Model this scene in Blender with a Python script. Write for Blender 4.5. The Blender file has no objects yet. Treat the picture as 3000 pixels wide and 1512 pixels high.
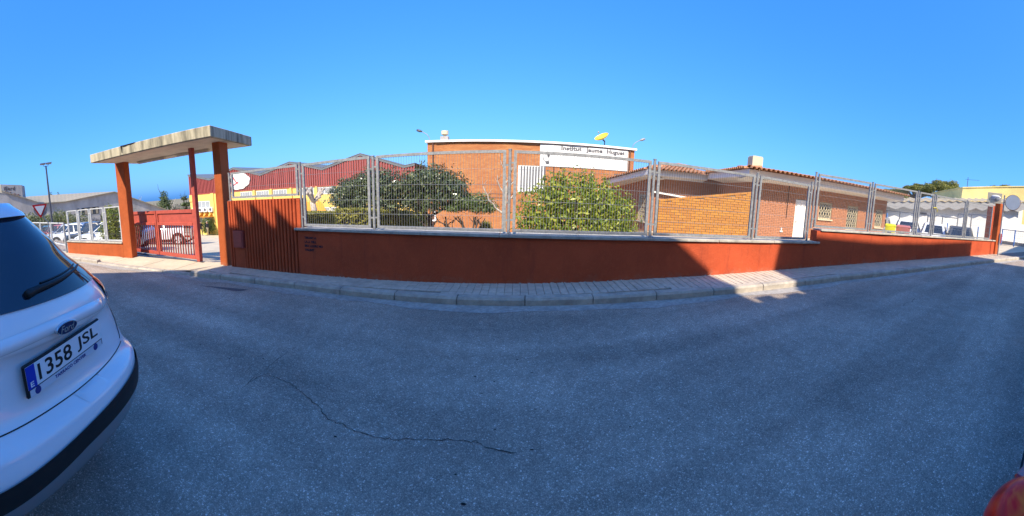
import bpy, bmesh, math, random
import numpy as np
from mathutils import Matrix, Vector
sc = bpy.context.scene
col = sc.collection
R = math.radians
rnd = random.Random(7)

# ---------------------------------------------------------------- camera (a phone panorama: cylindrical lens)
EYE = 1.75
cd = bpy.data.cameras.new('camera'); cam = bpy.data.objects.new('camera', cd); col.objects.link(cam); sc.camera = cam
cd.type = 'PANO'; cd.panorama_type = 'CENTRAL_CYLINDRICAL'
cd.central_cylindrical_range_u_min = -1.5; cd.central_cylindrical_range_u_max = 1.5
cd.central_cylindrical_range_v_min = -.845; cd.central_cylindrical_range_v_max = .667
cd.clip_start = .02; cd.clip_end = 3000
_p, _r = .118, -.025                      # pitch down, small roll
_P = Matrix([[1, 0, 0], [0, math.cos(_p), math.sin(_p)], [0, -math.sin(_p), math.cos(_p)]])
_R = Matrix([[math.cos(_r), 0, math.sin(_r)], [0, 1, 0], [-math.sin(_r), 0, math.cos(_r)]])
_M = _P @ _R
cam.matrix_world = Matrix.Translation((0, 0, EYE)) @ Matrix((_M.col[0], _M.col[2], -_M.col[1])).transposed().to_4x4()

# ---------------------------------------------------------------- sky, sun, exposure
SUN_EL, SUN_DX = R(45), .10               # light travels towards (+.10, +1) in plan
world = bpy.data.worlds.new('World'); sc.world = world; world.use_nodes = True
nt = world.node_tree; bg = nt.nodes['Background']
sky = nt.nodes.new('ShaderNodeTexSky'); sky.sky_type = 'NISHITA'; sky.sun_disc = False
sky.sun_elevation = SUN_EL; sky.sun_rotation = math.pi + math.atan(SUN_DX) * -1
sky.altitude = 200; sky.air_density = 1.0; sky.dust_density = 2.0; sky.ozone_density = 4.0
# the phone's colour rendering of that sky: deeper blue, gentler gradient (one curve per channel over the whole sky)
sep = nt.nodes.new('ShaderNodeSeparateColor'); cmb = nt.nodes.new('ShaderNodeCombineColor'); nt.links.new(sky.outputs[0], sep.inputs[0])
for k, (gain, gam) in enumerate(((.29, 1.08), (.95, .70), (2.65, .44))):
    pw_ = nt.nodes.new('ShaderNodeMath'); pw_.operation = 'POWER'; pw_.inputs[1].default_value = gam; nt.links.new(sep.outputs[k], pw_.inputs[0])
    mu_ = nt.nodes.new('ShaderNodeMath'); mu_.operation = 'MULTIPLY'; mu_.inputs[1].default_value = gain; nt.links.new(pw_.outputs[0], mu_.inputs[0]); nt.links.new(mu_.outputs[0], cmb.inputs[k])
nt.links.new(cmb.outputs[0], bg.inputs[0])
bg.inputs[1].default_value = .085
sl = bpy.data.lights.new('sun', 'SUN'); so = bpy.data.objects.new('sun', sl); col.objects.link(so)
sl.energy = 2.45; sl.angle = R(.5); sl.color = (1, .89, .72)
_d = Vector((SUN_DX, 1, -math.tan(SUN_EL) * math.hypot(1, SUN_DX))).normalized()
so.rotation_euler = _d.to_track_quat('-Z', 'Y').to_euler(); so.location = (0, -30, 40)
vs = sc.view_settings; vs.view_transform = 'Standard'; vs.look = 'None'; vs.gamma = 1; vs.exposure = 1.7
vs.use_curve_mapping = False
sc.cycles.max_bounces = 6
sc.cycles.use_denoising = True

# ---------------------------------------------------------------- helpers
def pol(az, r):                            # plan point at a compass angle and a distance from the kerb where the photo was taken
    return (r * math.sin(R(az)), r * math.cos(R(az)))

def wloc(o):
    v = Vector((0, 0, 0))
    while o: v += o.location; o = o.parent
    return v

def tag(o, label=None, cat=None, group=None, kind=None):
    if label: o['label'] = label
    if cat: o['category'] = cat
    if group: o['group'] = group
    if kind: o['kind'] = kind
    return o

def thing(name, label, cat, loc=(0, 0, 0), rz=0, group=None):
    o = bpy.data.objects.new(name, None); col.objects.link(o); o.location = loc; o.rotation_euler = (0, 0, rz)
    o.empty_display_size = .1
    return tag(o, label, cat, group)

def kids(o): return [c for c in bpy.data.objects if c.parent == o]

def copy_tree(o, parent=None, loc=None, rz=None, label=None):
    c = o.copy(); col.objects.link(c); c.parent = parent
    if loc is not None: c.location = loc
    if rz is not None: c.rotation_euler = (0, 0, rz)
    if label: c['label'] = label
    for ch in KIDS.get(o.name, []):
        copy_tree(ch, c)
    return c
KIDS = {}

def link_mesh(name, me, mat=None, parent=None, loc=None, kind=None, label=None):
    o = bpy.data.objects.new(name, me); col.objects.link(o)
    if mat is not None and not me.materials:
        for m in (mat if isinstance(mat, (list, tuple)) else [mat]): me.materials.append(m)
    if parent is not None:
        o.parent = parent; KIDS.setdefault(parent.name, []).append(o)
    if loc is not None: o.location = loc
    if kind: o['kind'] = kind
    if label: o['label'] = label
    return o

class MB:
    def __init__(s): s.v = []; s.f = []; s.mi = []
    def add(s, vs, fs, mi=0):
        n = len(s.v); s.v += [tuple(map(float, v)) for v in vs]
        s.f += [tuple(i + n for i in f) for f in fs]; s.mi += [mi] * len(fs); return s
    def hexa(s, p, mi=0):                  # 8 corners: bottom 0-3, top 4-7
        return s.add(p, [(3, 2, 1, 0), (4, 5, 6, 7), (0, 1, 5, 4), (1, 2, 6, 5), (2, 3, 7, 6), (3, 0, 4, 7)], mi)
    def boxf(s, o, u, v, w, mi=0):         # corner + three edge vectors
        o, u, v, w = map(Vector, (o, u, v, w))
        return s.hexa([o, o + u, o + u + v, o + v, o + w, o + u + w, o + u + v + w, o + v + w], mi)
    def box(s, c, d, rz=0, mi=0):
        c = Vector(c); u = Vector((math.cos(rz), math.sin(rz), 0)) * d[0]; v = Vector((-math.sin(rz), math.cos(rz), 0)) * d[1]; w = Vector((0, 0, d[2]))
        return s.boxf(c - (u + v + w) / 2, u, v, w, mi)
    def prism(s, poly, ext, mi=0):
        poly = [Vector(p) for p in poly]; e = Vector(ext); n = len(poly)
        return s.add(poly + [p + e for p in poly], [tuple(range(n - 1, -1, -1)), tuple(range(n, 2 * n))] + [(i, (i + 1) % n, (i + 1) % n + n, i + n) for i in range(n)], mi)
    def bar(s, a, b, w, h=None, up=(0, 0, 1), mi=0):   # rectangular bar a->b, centred
        a, b = Vector(a), Vector(b); h = h or w; d = (b - a).normalized(); up = Vector(up)
        x = d.cross(up)
        if x.length < 1e-4: x = d.cross(Vector((0, 1, 0)))
        x.normalize(); y = x.cross(d).normalized()
        return s.boxf(a - x * w / 2 - y * h / 2, x * w, b - a, y * h, mi)
    def tube(s, pts, r, n=6, mi=0, cap=True):
        pts = [Vector(p) for p in pts]; rs = r if isinstance(r, (list, tuple)) else [r] * len(pts); b = len(s.v); fs = []
        vs = []; ux = None
        for i, p in enumerate(pts):
            d = (pts[min(i + 1, len(pts) - 1)] - pts[max(i - 1, 0)]).normalized()
            if ux is None:
                ux = d.cross(Vector((0, 0, 1)));
                if ux.length < 1e-3: ux = d.cross(Vector((0, 1, 0)))
            ux = (ux - d * ux.dot(d)).normalized(); uy = d.cross(ux)
            vs += [p + (ux * math.cos(2 * math.pi * k / n) + uy * math.sin(2 * math.pi * k / n)) * rs[i] for k in range(n)]
        for i in range(len(pts) - 1):
            fs += [(i * n + k, i * n + (k + 1) % n, (i + 1) * n + (k + 1) % n, (i + 1) * n + k) for k in range(n)]
        if cap: fs += [tuple(range(n - 1, -1, -1)), tuple((len(pts) - 1) * n + k for k in range(n))]
        return s.add(vs, fs, mi)
    def lathe(s, prof, c=(0, 0, 0), n=16, axis=None, mi=0):   # (radius, height) pairs round an axis
        ax = Vector(axis or (0, 0, 1)).normalized(); x = ax.orthogonal().normalized(); y = ax.cross(x); c = Vector(c); vs = []; fs = []
        for r_, h_ in prof:
            vs += [c + ax * h_ + (x * math.cos(2 * math.pi * k / n) + y * math.sin(2 * math.pi * k / n)) * max(r_, 1e-4) for k in range(n)]
        for i in range(len(prof) - 1):
            fs += [(i * n + k, i * n + (k + 1) % n, (i + 1) * n + (k + 1) % n, (i + 1) * n + k) for k in range(n)]
        fs += [tuple(range(n - 1, -1, -1)), tuple((len(prof) - 1) * n + k for k in range(n))]
        return s.add(vs, fs, mi)
    def ball(s, c, r, n=8, mi=0):
        rx, ry, rz = r if isinstance(r, (tuple, list)) else (r, r, r); c = Vector(c); vs = []; fs = []; m = max(4, n // 2 + 1)
        for i in range(m + 1):
            t = math.pi * i / m
            vs += [c + Vector((rx * math.sin(t) * math.cos(2 * math.pi * k / n), ry * math.sin(t) * math.sin(2 * math.pi * k / n), -rz * math.cos(t))) for k in range(n)]
        for i in range(m): fs += [(i * n + k, i * n + (k + 1) % n, (i + 1) * n + (k + 1) % n, (i + 1) * n + k) for k in range(n)]
        return s.add(vs, fs, mi)
    def quad(s, *p, mi=0): return s.add(p, [tuple(range(len(p)))], mi)
    def grid(s, rows, mi=0, flip=False):   # rows of points
        m = len(rows[0]); vs = [p for r_ in rows for p in r_]; fs = []
        for i in range(len(rows) - 1):
            for j in range(m - 1):
                q = (i * m + j, i * m + j + 1, (i + 1) * m + j + 1, (i + 1) * m + j); fs.append(q[::-1] if flip else q)
        return s.add(vs, fs, mi)
    def mesh(s, name, off=None, smooth=False, bevel=0, seg=1):
        me = bpy.data.meshes.new(name); o = off or Vector((0, 0, 0))
        me.from_pydata([(x - o.x, y - o.y, z - o.z) for x, y, z in s.v], [], s.f)
        if any(s.mi): me.polygons.foreach_set('material_index', s.mi)
        bm = bmesh.new(); bm.from_mesh(me); bmesh.ops.recalc_face_normals(bm, faces=bm.faces)
        if bevel: bmesh.ops.bevel(bm, geom=[e for e in bm.edges if len(e.link_faces) == 2 and e.calc_face_angle(0) > .5], offset=bevel, segments=seg, affect='EDGES', clamp_overlap=True)
        bm.to_mesh(me); bm.free()
        if smooth:
            me.polygons.foreach_set('use_smooth', [True] * len(me.polygons))
            if smooth is not True: me.set_sharp_from_angle(angle=smooth)
        me.update(); return me
    def build(s, name, mat, parent=None, smooth=False, bevel=0, local=False, kind=None, label=None, seg=1, own=False):
        off = Vector((0, 0, 0)) if (local or parent is None) else wloc(parent)
        o = None
        if own:                            # a top-level mesh with its origin at its base
            a = np.array(s.v); off = Vector((a[:, 0].mean(), a[:, 1].mean(), a[:, 2].min()))
        me = s.mesh(name, off, smooth, bevel, seg)
        o = link_mesh(name, me, mat, parent, kind=kind, label=label)
        if own: o.location = off
        return o

# ---------------------------------------------------------------- materials
def _nodes(name):
    m = bpy.data.materials.new(name); m.use_nodes = True; t = m.node_tree; return m, t, t.nodes['Principled BSDF'], t.nodes, t.links
def _n(ns, ty, **kw):
    n = ns.new(ty)
    for k, v in kw.items():
        if hasattr(n, k): setattr(n, k, v)
        else: n.inputs[k].default_value = v
    return n
def _mix(ns, ls, a, b, fac, bt='MIX'):
    n = ns.new('ShaderNodeMix'); n.data_type = 'RGBA'; n.blend_type = bt
    for i, x in ((6, a), (7, b), (0, fac)):
        if isinstance(x, (int, float)): n.inputs[i].default_value = x
        elif isinstance(x, (tuple, list)): n.inputs[i].default_value = (*x[:3], 1)
        else: ls.new(x, n.inputs[i])
    return n.outputs[2]
def _ramp(ns, ls, src, stops):
    n = ns.new('ShaderNodeValToRGB'); e = n.color_ramp.elements
    while len(e) < len(stops): e.new(.5)
    for el, (p, c) in zip(e, stops): el.position = p; el.color = (*(c if isinstance(c, (tuple, list)) else (c, c, c)), 1)
    ls.new(src, n.inputs[0]); return n.outputs[0]
def mat(name, c, rough=.8, var=.18, scale=6, bump=.0, bscale=60, metal=0, island=0, spec=.4, coat=0, stretch=None, dirt=None, dirt_amt=.5, dirt_scale=2.0, trans=0, tint=None):
    m, t, b, ns, ls = _nodes(name)
    tc = _n(ns, 'ShaderNodeTexCoord'); geo = _n(ns, 'ShaderNodeNewGeometry')
    src = geo.outputs['Position']
    if stretch:
        mp = _n(ns, 'ShaderNodeMapping'); mp.inputs['Scale'].default_value = stretch; ls.new(src, mp.inputs[0]); src = mp.outputs[0]
    no = _n(ns, 'ShaderNodeTexNoise', Scale=scale, Detail=5, Roughness=.62); ls.new(src, no.inputs['Vector'])
    lo = tuple(max(0, x * (1 - var)) for x in c); hi = tuple(min(1, x * (1 + var)) for x in c)
    out = _ramp(ns, ls, no.outputs['Fac'], [(.3, lo), (.7, hi)])
    if island:
        oi = _n(ns, 'ShaderNodeObjectInfo'); ad = _n(ns, 'ShaderNodeMath', operation='ADD'); fr = _n(ns, 'ShaderNodeMath', operation='FRACT')
        ls.new(geo.outputs['Random Per Island'], ad.inputs[0]); ls.new(oi.outputs['Random'], ad.inputs[1]); ls.new(ad.outputs[0], fr.inputs[0])
        t2 = tint or (c[0] * .55, c[1] * .5, c[2] * .5)
        rr = _ramp(ns, ls, fr.outputs[0], [(0, 0.0), (1, 1.0)])
        out = _mix(ns, ls, out, t2, _mul(ns, ls, rr, island))
    if dirt:
        n2 = _n(ns, 'ShaderNodeTexNoise', Scale=dirt_scale, Detail=7, Roughness=.7); ls.new(src, n2.inputs['Vector'])
        out = _mix(ns, ls, out, dirt, _ramp(ns, ls, n2.outputs['Fac'], [(.45, 0.0), (.68, dirt_amt)]))
    ls.new(out, b.inputs['Base Color'])
    b.inputs['Roughness'].default_value = rough; b.inputs['Metallic'].default_value = metal
    b.inputs['Specular IOR Level'].default_value = spec
    if coat: b.inputs['Coat Weight'].default_value = coat; b.inputs['Coat Roughness'].default_value = .05
    if trans: b.inputs['Transmission Weight'].default_value = trans
    if bump:
        n3 = _n(ns, 'ShaderNodeTexNoise', Scale=bscale, Detail=4, Roughness=.6); ls.new(geo.outputs['Position'], n3.inputs['Vector'])
        bp = _n(ns, 'ShaderNodeBump', Strength=bump, Distance=.02); ls.new(n3.outputs['Fac'], bp.inputs['Height']); ls.new(bp.outputs[0], b.inputs['Normal'])
    return m
def _mul(ns, ls, a, k):
    n = ns.new('ShaderNodeMath'); n.operation = 'MULTIPLY'; ls.new(a, n.inputs[0]); n.inputs[1].default_value = k; return n.outputs[0]

def asphalt():
    m, t, b, ns, ls = _nodes('asphalt')
    geo = _n(ns, 'ShaderNodeNewGeometry'); p = geo.outputs['Position']
    wob = _n(ns, 'ShaderNodeTexNoise', Scale=60.0, Detail=3); ls.new(p, wob.inputs['Vector'])
    vm = _n(ns, 'ShaderNodeVectorMath', operation='MULTIPLY_ADD'); vm.inputs[1].default_value = (.012, .012, .012); ls.new(wob.outputs['Color'], vm.inputs[0]); ls.new(p, vm.inputs[2])
    v1 = _n(ns, 'ShaderNodeTexVoronoi', Scale=92.0, Randomness=1.0); ls.new(vm.outputs[0], v1.inputs['Vector'])
    v2 = _n(ns, 'ShaderNodeTexVoronoi', Scale=92.0, Randomness=1.0, feature='DISTANCE_TO_EDGE'); ls.new(vm.outputs[0], v2.inputs['Vector'])
    big = _n(ns, 'ShaderNodeTexNoise', Scale=.55, Detail=4, Roughness=.6); ls.new(p, big.inputs['Vector'])
    mid = _n(ns, 'ShaderNodeTexNoise', Scale=7.0, Detail=6, Roughness=.7); ls.new(p, mid.inputs['Vector'])
    sep = _n(ns, 'ShaderNodeSeparateColor'); ls.new(v1.outputs['Color'], sep.inputs[0])
    stone = _ramp(ns, ls, sep.outputs[0], [(.0, (.31, .25, .195)), (.5, (.44, .35, .275)), (.88, (.56, .45, .355)), (1.0, (.86, .71, .58))])
    gap = _ramp(ns, ls, v2.outputs['Distance'], [(.02, 1.0), (.16, 0.0)])
    c = _mix(ns, ls, stone, (.24, .192, .152), gap)
    c = _mix(ns, ls, c, _ramp(ns, ls, big.outputs['Fac'], [(.3, .72), (.7, 1.18)]), .85, 'MULTIPLY')
    c = _mix(ns, ls, c, _ramp(ns, ls, mid.outputs['Fac'], [(.3, .8), (.7, 1.2)]), .8, 'MULTIPLY')
    # a worn, paler and smoother gutter strip and tyre tracks come from the broad noise; oil spots
    mpt = _n(ns, 'ShaderNodeMapping'); mpt.inputs['Scale'].default_value = (.12, 1.3, 1); mpt.inputs['Rotation'].default_value = (0, 0, .06); ls.new(p, mpt.inputs[0])
    trk = _n(ns, 'ShaderNodeTexNoise', Scale=1.0, Detail=3, Roughness=.5); ls.new(mpt.outputs[0], trk.inputs['Vector'])
    c = _mix(ns, ls, c, _ramp(ns, ls, trk.outputs['Fac'], [(.36, .76), (.64, 1.16)]), .9, 'MULTIPLY')
    sp = _n(ns, 'ShaderNodeTexNoise', Scale=2.3, Detail=2, Roughness=.4); ls.new(p, sp.inputs['Vector'])
    c = _mix(ns, ls, c, (.03, .03, .032), _ramp(ns, ls, sp.outputs['Fac'], [(.76, 0.0), (.82, .4)]))
    ls.new(c, b.inputs['Base Color']); b.inputs['Roughness'].default_value = .85; b.inputs['Specular IOR Level'].default_value = .35
    bp = _n(ns, 'ShaderNodeBump', Strength=.6, Distance=.006); ls.new(v1.outputs['Distance'], bp.inputs['Height']); bp.invert = True; ls.new(bp.outputs[0], b.inputs['Normal'])
    return m
def glass(name, c=(.02, .03, .04), rough=.03, spec=.9):
    m, t, b, ns, ls = _nodes(name)
    geo = _n(ns, 'ShaderNodeNewGeometry'); no = _n(ns, 'ShaderNodeTexNoise', Scale=3.0); ls.new(geo.outputs['Position'], no.inputs['Vector'])
    ls.new(_ramp(ns, ls, no.outputs['Fac'], [(.3, tuple(x * .8 for x in c)), (.7, tuple(x * 1.2 for x in c))]), b.inputs['Base Color'])
    b.inputs['Roughness'].default_value = rough; b.inputs['Specular IOR Level'].default_value = spec; return m
def leafmat(name, c1, c2, rough=.5, back=.25):
    m, t, b, ns, ls = _nodes(name)
    geo = _n(ns, 'ShaderNodeNewGeometry')
    out = _ramp(ns, ls, geo.outputs['Random Per Island'], [(0, c1), (.6, tuple((x + y) / 2 for x, y in zip(c1, c2))), (1, c2)])
    ls.new(out, b.inputs['Base Color']); b.inputs['Roughness'].default_value = rough
    tr = _n(ns, 'ShaderNodeBsdfTranslucent'); ls.new(_mix(ns, ls, out, (.5, .6, .05), .3), tr.inputs['Color'])
    mx = _n(ns, 'ShaderNodeMixShader'); mx.inputs[0].default_value = back
    ls.new(b.outputs[0], mx.inputs[1]); ls.new(tr.outputs[0], mx.inputs[2]); ls.new(mx.outputs[0], ns['Material Output'].inputs['Surface'])
    return m

M = dict(
    asphalt=asphalt(),
    pave=mat('paving_tile', (.56, .475, .375), .85, .18, 9, .25, 120, island=.35, tint=(.44, .375, .30), dirt=(.27, .235, .20), dirt_amt=.45, dirt_scale=1.6),
    kerb=mat('kerb_concrete', (.48, .42, .34), .85, .2, 8, .3, 90, island=.3, dirt=(.19, .17, .15), dirt_amt=.55, dirt_scale=3),
    joint=mat('joint', (.2, .17, .14), .95, .2, 12),
    yard=mat('yard_concrete', (.52, .44, .32), .9, .15, 1.4, .2, 40, dirt=(.36, .31, .23), dirt_amt=.5, dirt_scale=.4),
    earth=mat('earth', (.2, .15, .1), .95, .3, 1.5, .3, 25),
    redwall=None,
    coping=mat('coping', (.46, .42, .35), .85, .2, 6, .25, 70, dirt=(.2, .19, .17), dirt_amt=.6, dirt_scale=5),
    redpaint=mat('red_paint', (.40, .075, .05), .55, .15, 7, .05, 30),
    redpaint2=mat('red_paint_dull', (.33, .06, .045), .6, .15, 7, .05, 30),
    galv=mat('galvanised', (.27, .275, .28), .5, .3, 22, .05, 60, metal=.2, spec=.4),
    palegalv=mat('pale_frame', (.50, .51, .51), .5, .15, 22, .05, 60),
    wire=mat('galvanised_wire', (.26, .265, .27), .5, .2, 30, metal=.3),
    concrete=mat('old_concrete', (.48, .42, .29), .9, .25, 5, .35, 60, stretch=(2.2, 2.2, .25), dirt=(.05, .048, .036), dirt_amt=.92, dirt_scale=2.0),
    soffit=mat('soffit', (.72, .60, .44), .9, .12, 3, .1, 40),
    brick=mat('orange_brick', (.53, .235, .085), .85, .15, 30, .3, 90, island=.6, tint=(.40, .125, .045), dirt=(.36, .105, .04), dirt_amt=.55, dirt_scale=.55),
    ybrick=mat('ochre_brick', (.56, .25, .045), .85, .15, 30, .3, 90, island=.6, tint=(.40, .15, .04)),
    pbrick=mat('pink_brick', (.45, .2, .11), .85, .15, 30, .3, 90, island=.5, tint=(.36, .145, .075)),
    mortar=mat('mortar', (.36, .24, .15), .95, .15, 20),
    white=mat('white_paint', (.78, .77, .74), .6, .06, 4, .05, 40),
    offwhite=mat('cream_plaster', (.62, .54, .38), .8, .12, 3, .15, 50, dirt=(.4, .32, .2), dirt_amt=.4, dirt_scale=3),
    signgrey=mat('sign_grey', (.10, .10, .11), .6, .1, 5),
    tile=mat('roof_tile', (.42, .17, .075), .85, .2, 14, .3, 80, island=.65, tint=(.5, .27, .14), dirt=(.2, .12, .07), dirt_amt=.4, dirt_scale=6),
    yellow=mat('yellow_render', (.68, .49, .13), .8, .08, 2, .1, 30),
    maroon=mat('maroon_sheet', (.30, .065, .055), .5, .1, 3),
    slate=mat('grey_flashing', (.13, .14, .15), .6, .15, 3),
    orange=mat('orange_render', (.6, .26, .03), .8, .08, 2),
    grey=mat('grey_render', (.36, .335, .315), .9, .15, 1.2, .2, 15, stretch=(1, 1, .4), dirt=(.17, .16, .15), dirt_amt=.5, dirt_scale=.7),
    fibre=mat('fibre_cement', (.30, .255, .18), .9, .16, 2.5, .2, 20, dirt=(.25, .22, .17), dirt_amt=.5, dirt_scale=1.2),
    black=mat('black_plastic', (.012, .012, .013), .5, .2, 20),
    gloss=mat('gloss_black', (.008, .008, .009), .08, .1, 5, coat=.6),
    rubber=mat('tyre_rubber', (.018, .018, .018), .85, .2, 30),
    alloy=mat('alloy', (.6, .6, .62), .35, .1, 10, metal=.25),
    chrome=mat('chrome', (.7, .7, .72), .12, .05, 10, metal=1),
    glass=glass('window_glass', (.03, .04, .05)),
    carglass=glass('car_glass', (.006, .014, .03), .02, 1.0),
    blind=mat('pale_blind', (.30, .32, .33), .6, .1, 3),
    bark=mat('bark', (.055, .038, .028), .95, .35, 18, .6, 40),
    paleb=mat('pale_bark', (.42, .36, .3), .9, .3, 14, .5, 40),
    steel=mat('dark_steel', (.09, .09, .1), .5, .2, 12, metal=.4),
    dark=mat('dark_void', (.012, .011, .011), .95, .1, 5),
    skin=mat('skin', (.42, .24, .17), .6, .05, 5),
)
def stucco(name, c):
    m, t, b, ns, ls = _nodes(name)
    geo = _n(ns, 'ShaderNodeNewGeometry'); p = geo.outputs['Position']
    n1 = _n(ns, 'ShaderNodeTexNoise', Scale=1.3, Detail=6, Roughness=.65); ls.new(p, n1.inputs['Vector'])
    c1 = _ramp(ns, ls, n1.outputs['Fac'], [(.3, tuple(x * .82 for x in c)), (.7, tuple(x * 1.12 for x in c))])
    n2 = _n(ns, 'ShaderNodeTexNoise', Scale=3.1, Detail=8, Roughness=.75); ls.new(p, n2.inputs['Vector'])
    c2 = _mix(ns, ls, c1, (.6, .36, .24), _ramp(ns, ls, n2.outputs['Fac'], [(.68, 0.0), (.74, .55)]))
    n4 = _n(ns, 'ShaderNodeTexNoise', Scale=.8, Detail=3); ls.new(p, n4.inputs['Vector'])
    c2 = _mix(ns, ls, c2, (c[0] * .6, c[1] * .5, c[2] * .5), _ramp(ns, ls, n4.outputs['Fac'], [(.56, 0.0), (.66, .5)]))
    mp = _n(ns, 'ShaderNodeMapping'); mp.inputs['Scale'].default_value = (5, 5, .45); ls.new(p, mp.inputs[0])
    n5 = _n(ns, 'ShaderNodeTexNoise', Scale=1.0, Detail=6, Roughness=.7); ls.new(mp.outputs[0], n5.inputs['Vector'])
    c2 = _mix(ns, ls, c2, (c[0] * .45, c[1] * .5, c[2] * .8), _ramp(ns, ls, n5.outputs['Fac'], [(.54, 0.0), (.72, .55)]))
    n6 = _n(ns, 'ShaderNodeTexNoise', Scale=11.0, Detail=8, Roughness=.8); ls.new(p, n6.inputs['Vector'])
    c2 = _mix(ns, ls, c2, (c[0] * 1.25, c[1] * 1.5, c[2] * 1.6), _ramp(ns, ls, n6.outputs['Fac'], [(.5, 0.0), (.7, .4)]))
    # road splash: dust thrown up to a ragged height above the pavement
    sx_ = _n(ns, 'ShaderNodeSeparateXYZ'); ls.new(p, sx_.inputs[0]); hh = _n(ns, 'ShaderNodeMath', operation='MULTIPLY_ADD'); hh.inputs[1].default_value = -.033; ls.new(sx_.outputs[0], hh.inputs[0]); ls.new(sx_.outputs[2], hh.inputs[2])
    n7 = _n(ns, 'ShaderNodeTexNoise', Scale=4.5, Detail=8, Roughness=.75); ls.new(p, n7.inputs['Vector'])
    k7 = _n(ns, 'ShaderNodeMath', operation='MULTIPLY_ADD'); k7.inputs[1].default_value = -.62; ls.new(n7.outputs['Fac'], k7.inputs[0]); ls.new(hh.outputs[0], k7.inputs[2])
    c2 = _mix(ns, ls, c2, (.33, .17, .115), _ramp(ns, ls, k7.outputs[0], [(.0, .6), (.02, 0.0)]) if False else _ramp(ns, ls, _mul(ns, ls, k7.outputs[0], -1), [(.10, 0.0), (.30, .55)]))
    ls.new(c2, b.inputs['Base Color']); b.inputs['Roughness'].default_value = .85; b.inputs['Specular IOR Level'].default_value = .25
    n3 = _n(ns, 'ShaderNodeTexNoise', Scale=38.0, Detail=5, Roughness=.6, Distortion=1.2); ls.new(p, n3.inputs['Vector'])
    bp = _n(ns, 'ShaderNodeBump', Strength=.55, Distance=.02); ls.new(n3.outputs['Fac'], bp.inputs['Height']); ls.new(bp.outputs[0], b.inputs['Normal'])
    return m
M['redwall'] = stucco('terracotta_stucco', (.46, .078, .028))
M['redwall2'] = stucco('terracotta_stucco_left', (.42, .095, .026))
M['redrib'] = stucco('terracotta_ribs', (.44, .08, .028))
LEAF = dict(
    dark=leafmat('dark_gloss_leaf', (.016, .034, .012), (.17, .20, .09), .22, .12),
    lime=leafmat('lime_leaf', (.07, .14, .012), (.46, .48, .05), .4, .4),
    hedge=leafmat('hedge_leaf', (.13, .135, .022), (.40, .36, .06), .6, .3),
    olive=leafmat('olive_leaf', (.08, .095, .04), (.27, .28, .13), .6, .25),
    pine=leafmat('pine_needles', (.09, .10, .025), (.36, .33, .09), .6, .3),
    small=leafmat('small_leaf', (.04, .08, .02), (.18, .22, .06), .5, .25),
    conifer=leafmat('conifer_needles', (.04, .07, .025), (.14, .17, .07), .6, .2),
)
PAINT = {}
def paint(name, c, metal=0.0, rough=.28):
    if name not in PAINT: PAINT[name] = mat('car_paint_' + name, c, rough, .03, 2, metal=metal, coat=.8, spec=.5)
    return PAINT[name]

# ---------------------------------------------------------------- text as mesh
def text_geo(s, size, ext=.0, align='LEFT', space=1.0, bold=0.0, shear=0.0):
    cu = bpy.data.curves.new('t', 'FONT'); cu.body = s; cu.size = size; cu.extrude = ext; cu.align_x = align; cu.space_character = space; cu.offset = bold; cu.shear = shear
    cu.resolution_u = 3
    o = bpy.data.objects.new('t', cu); col.objects.link(o); bpy.context.view_layer.update()
    me = bpy.data.meshes.new_from_object(o.evaluated_get(bpy.context.evaluated_depsgraph_get()))
    vs = [tuple(v.co) for v in me.vertices]; fs = [tuple(p.vertices) for p in me.polygons]
    bpy.data.objects.remove(o); bpy.data.meshes.remove(me); bpy.data.curves.remove(cu)
    return vs, fs
def put_text(mb, s, size, o, u, w, ext=.004, **kw):   # text lying in the plane (u, w) at o; raised along u x w
    vs, fs = text_geo(s, size, ext, **kw); o, u, w = Vector(o), Vector(u).normalized(), Vector(w).normalized(); n = u.cross(w)
    mb.add([o + u * x + w * y + n * z for x, y, z in vs], fs); return mb

# ---------------------------------------------------------------- foliage
def leaves(name, matl, clumps, n, size, parent=None, seed=1, shell=.55, aspect=2.0, up=.3, kind=None, droop=0.0):
    g = np.random.default_rng(seed); cl = np.array(clumps, float)
    wgt = cl[:, 3] * cl[:, 4] * cl[:, 5]; wgt = wgt ** .8; wgt /= wgt.sum()
    idx = g.choice(len(cl), n, p=wgt); d = g.normal(size=(n, 3)); d /= np.linalg.norm(d, axis=1)[:, None]
    rad = shell + (1 - shell) * g.random(n) ** .6; rad *= (1 + .12 * g.normal(size=n))
    # a lumpy skin: the radius wanders with direction
    ph = g.random((len(cl), 3)) * 6.28
    rad *= 1 + .14 * np.sin(d[:, 0] * 7 + ph[idx, 0]) * np.sin(d[:, 1] * 6 + ph[idx, 1]) + .10 * np.sin(d[:, 2] * 9 + ph[idx, 2])
    c = cl[idx, :3] + d * cl[idx, 3:6] * rad[:, None]
    nm = d + g.normal(size=(n, 3)) * .7 + np.array([0, 0, up]); nm /= np.linalg.norm(nm, axis=1)[:, None]
    a = np.cross(nm, g.normal(size=(n, 3))); a /= np.linalg.norm(a, axis=1)[:, None]; a[:, 2] -= droop; b = np.cross(nm, a)
    s = size * (.6 + .8 * g.random(n)); l = (a.T * s).T; w = (b.T * s / aspect).T; fold = (nm.T * s * .12).T
    V = np.empty((n, 4, 3)); V[:, 0] = c - l * .5; V[:, 1] = c + w * .5 + fold; V[:, 2] = c + l * .5; V[:, 3] = c - w * .5 + fold
    return raw_quads(name, V.reshape(-1, 3), matl, parent, kind)
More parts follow.
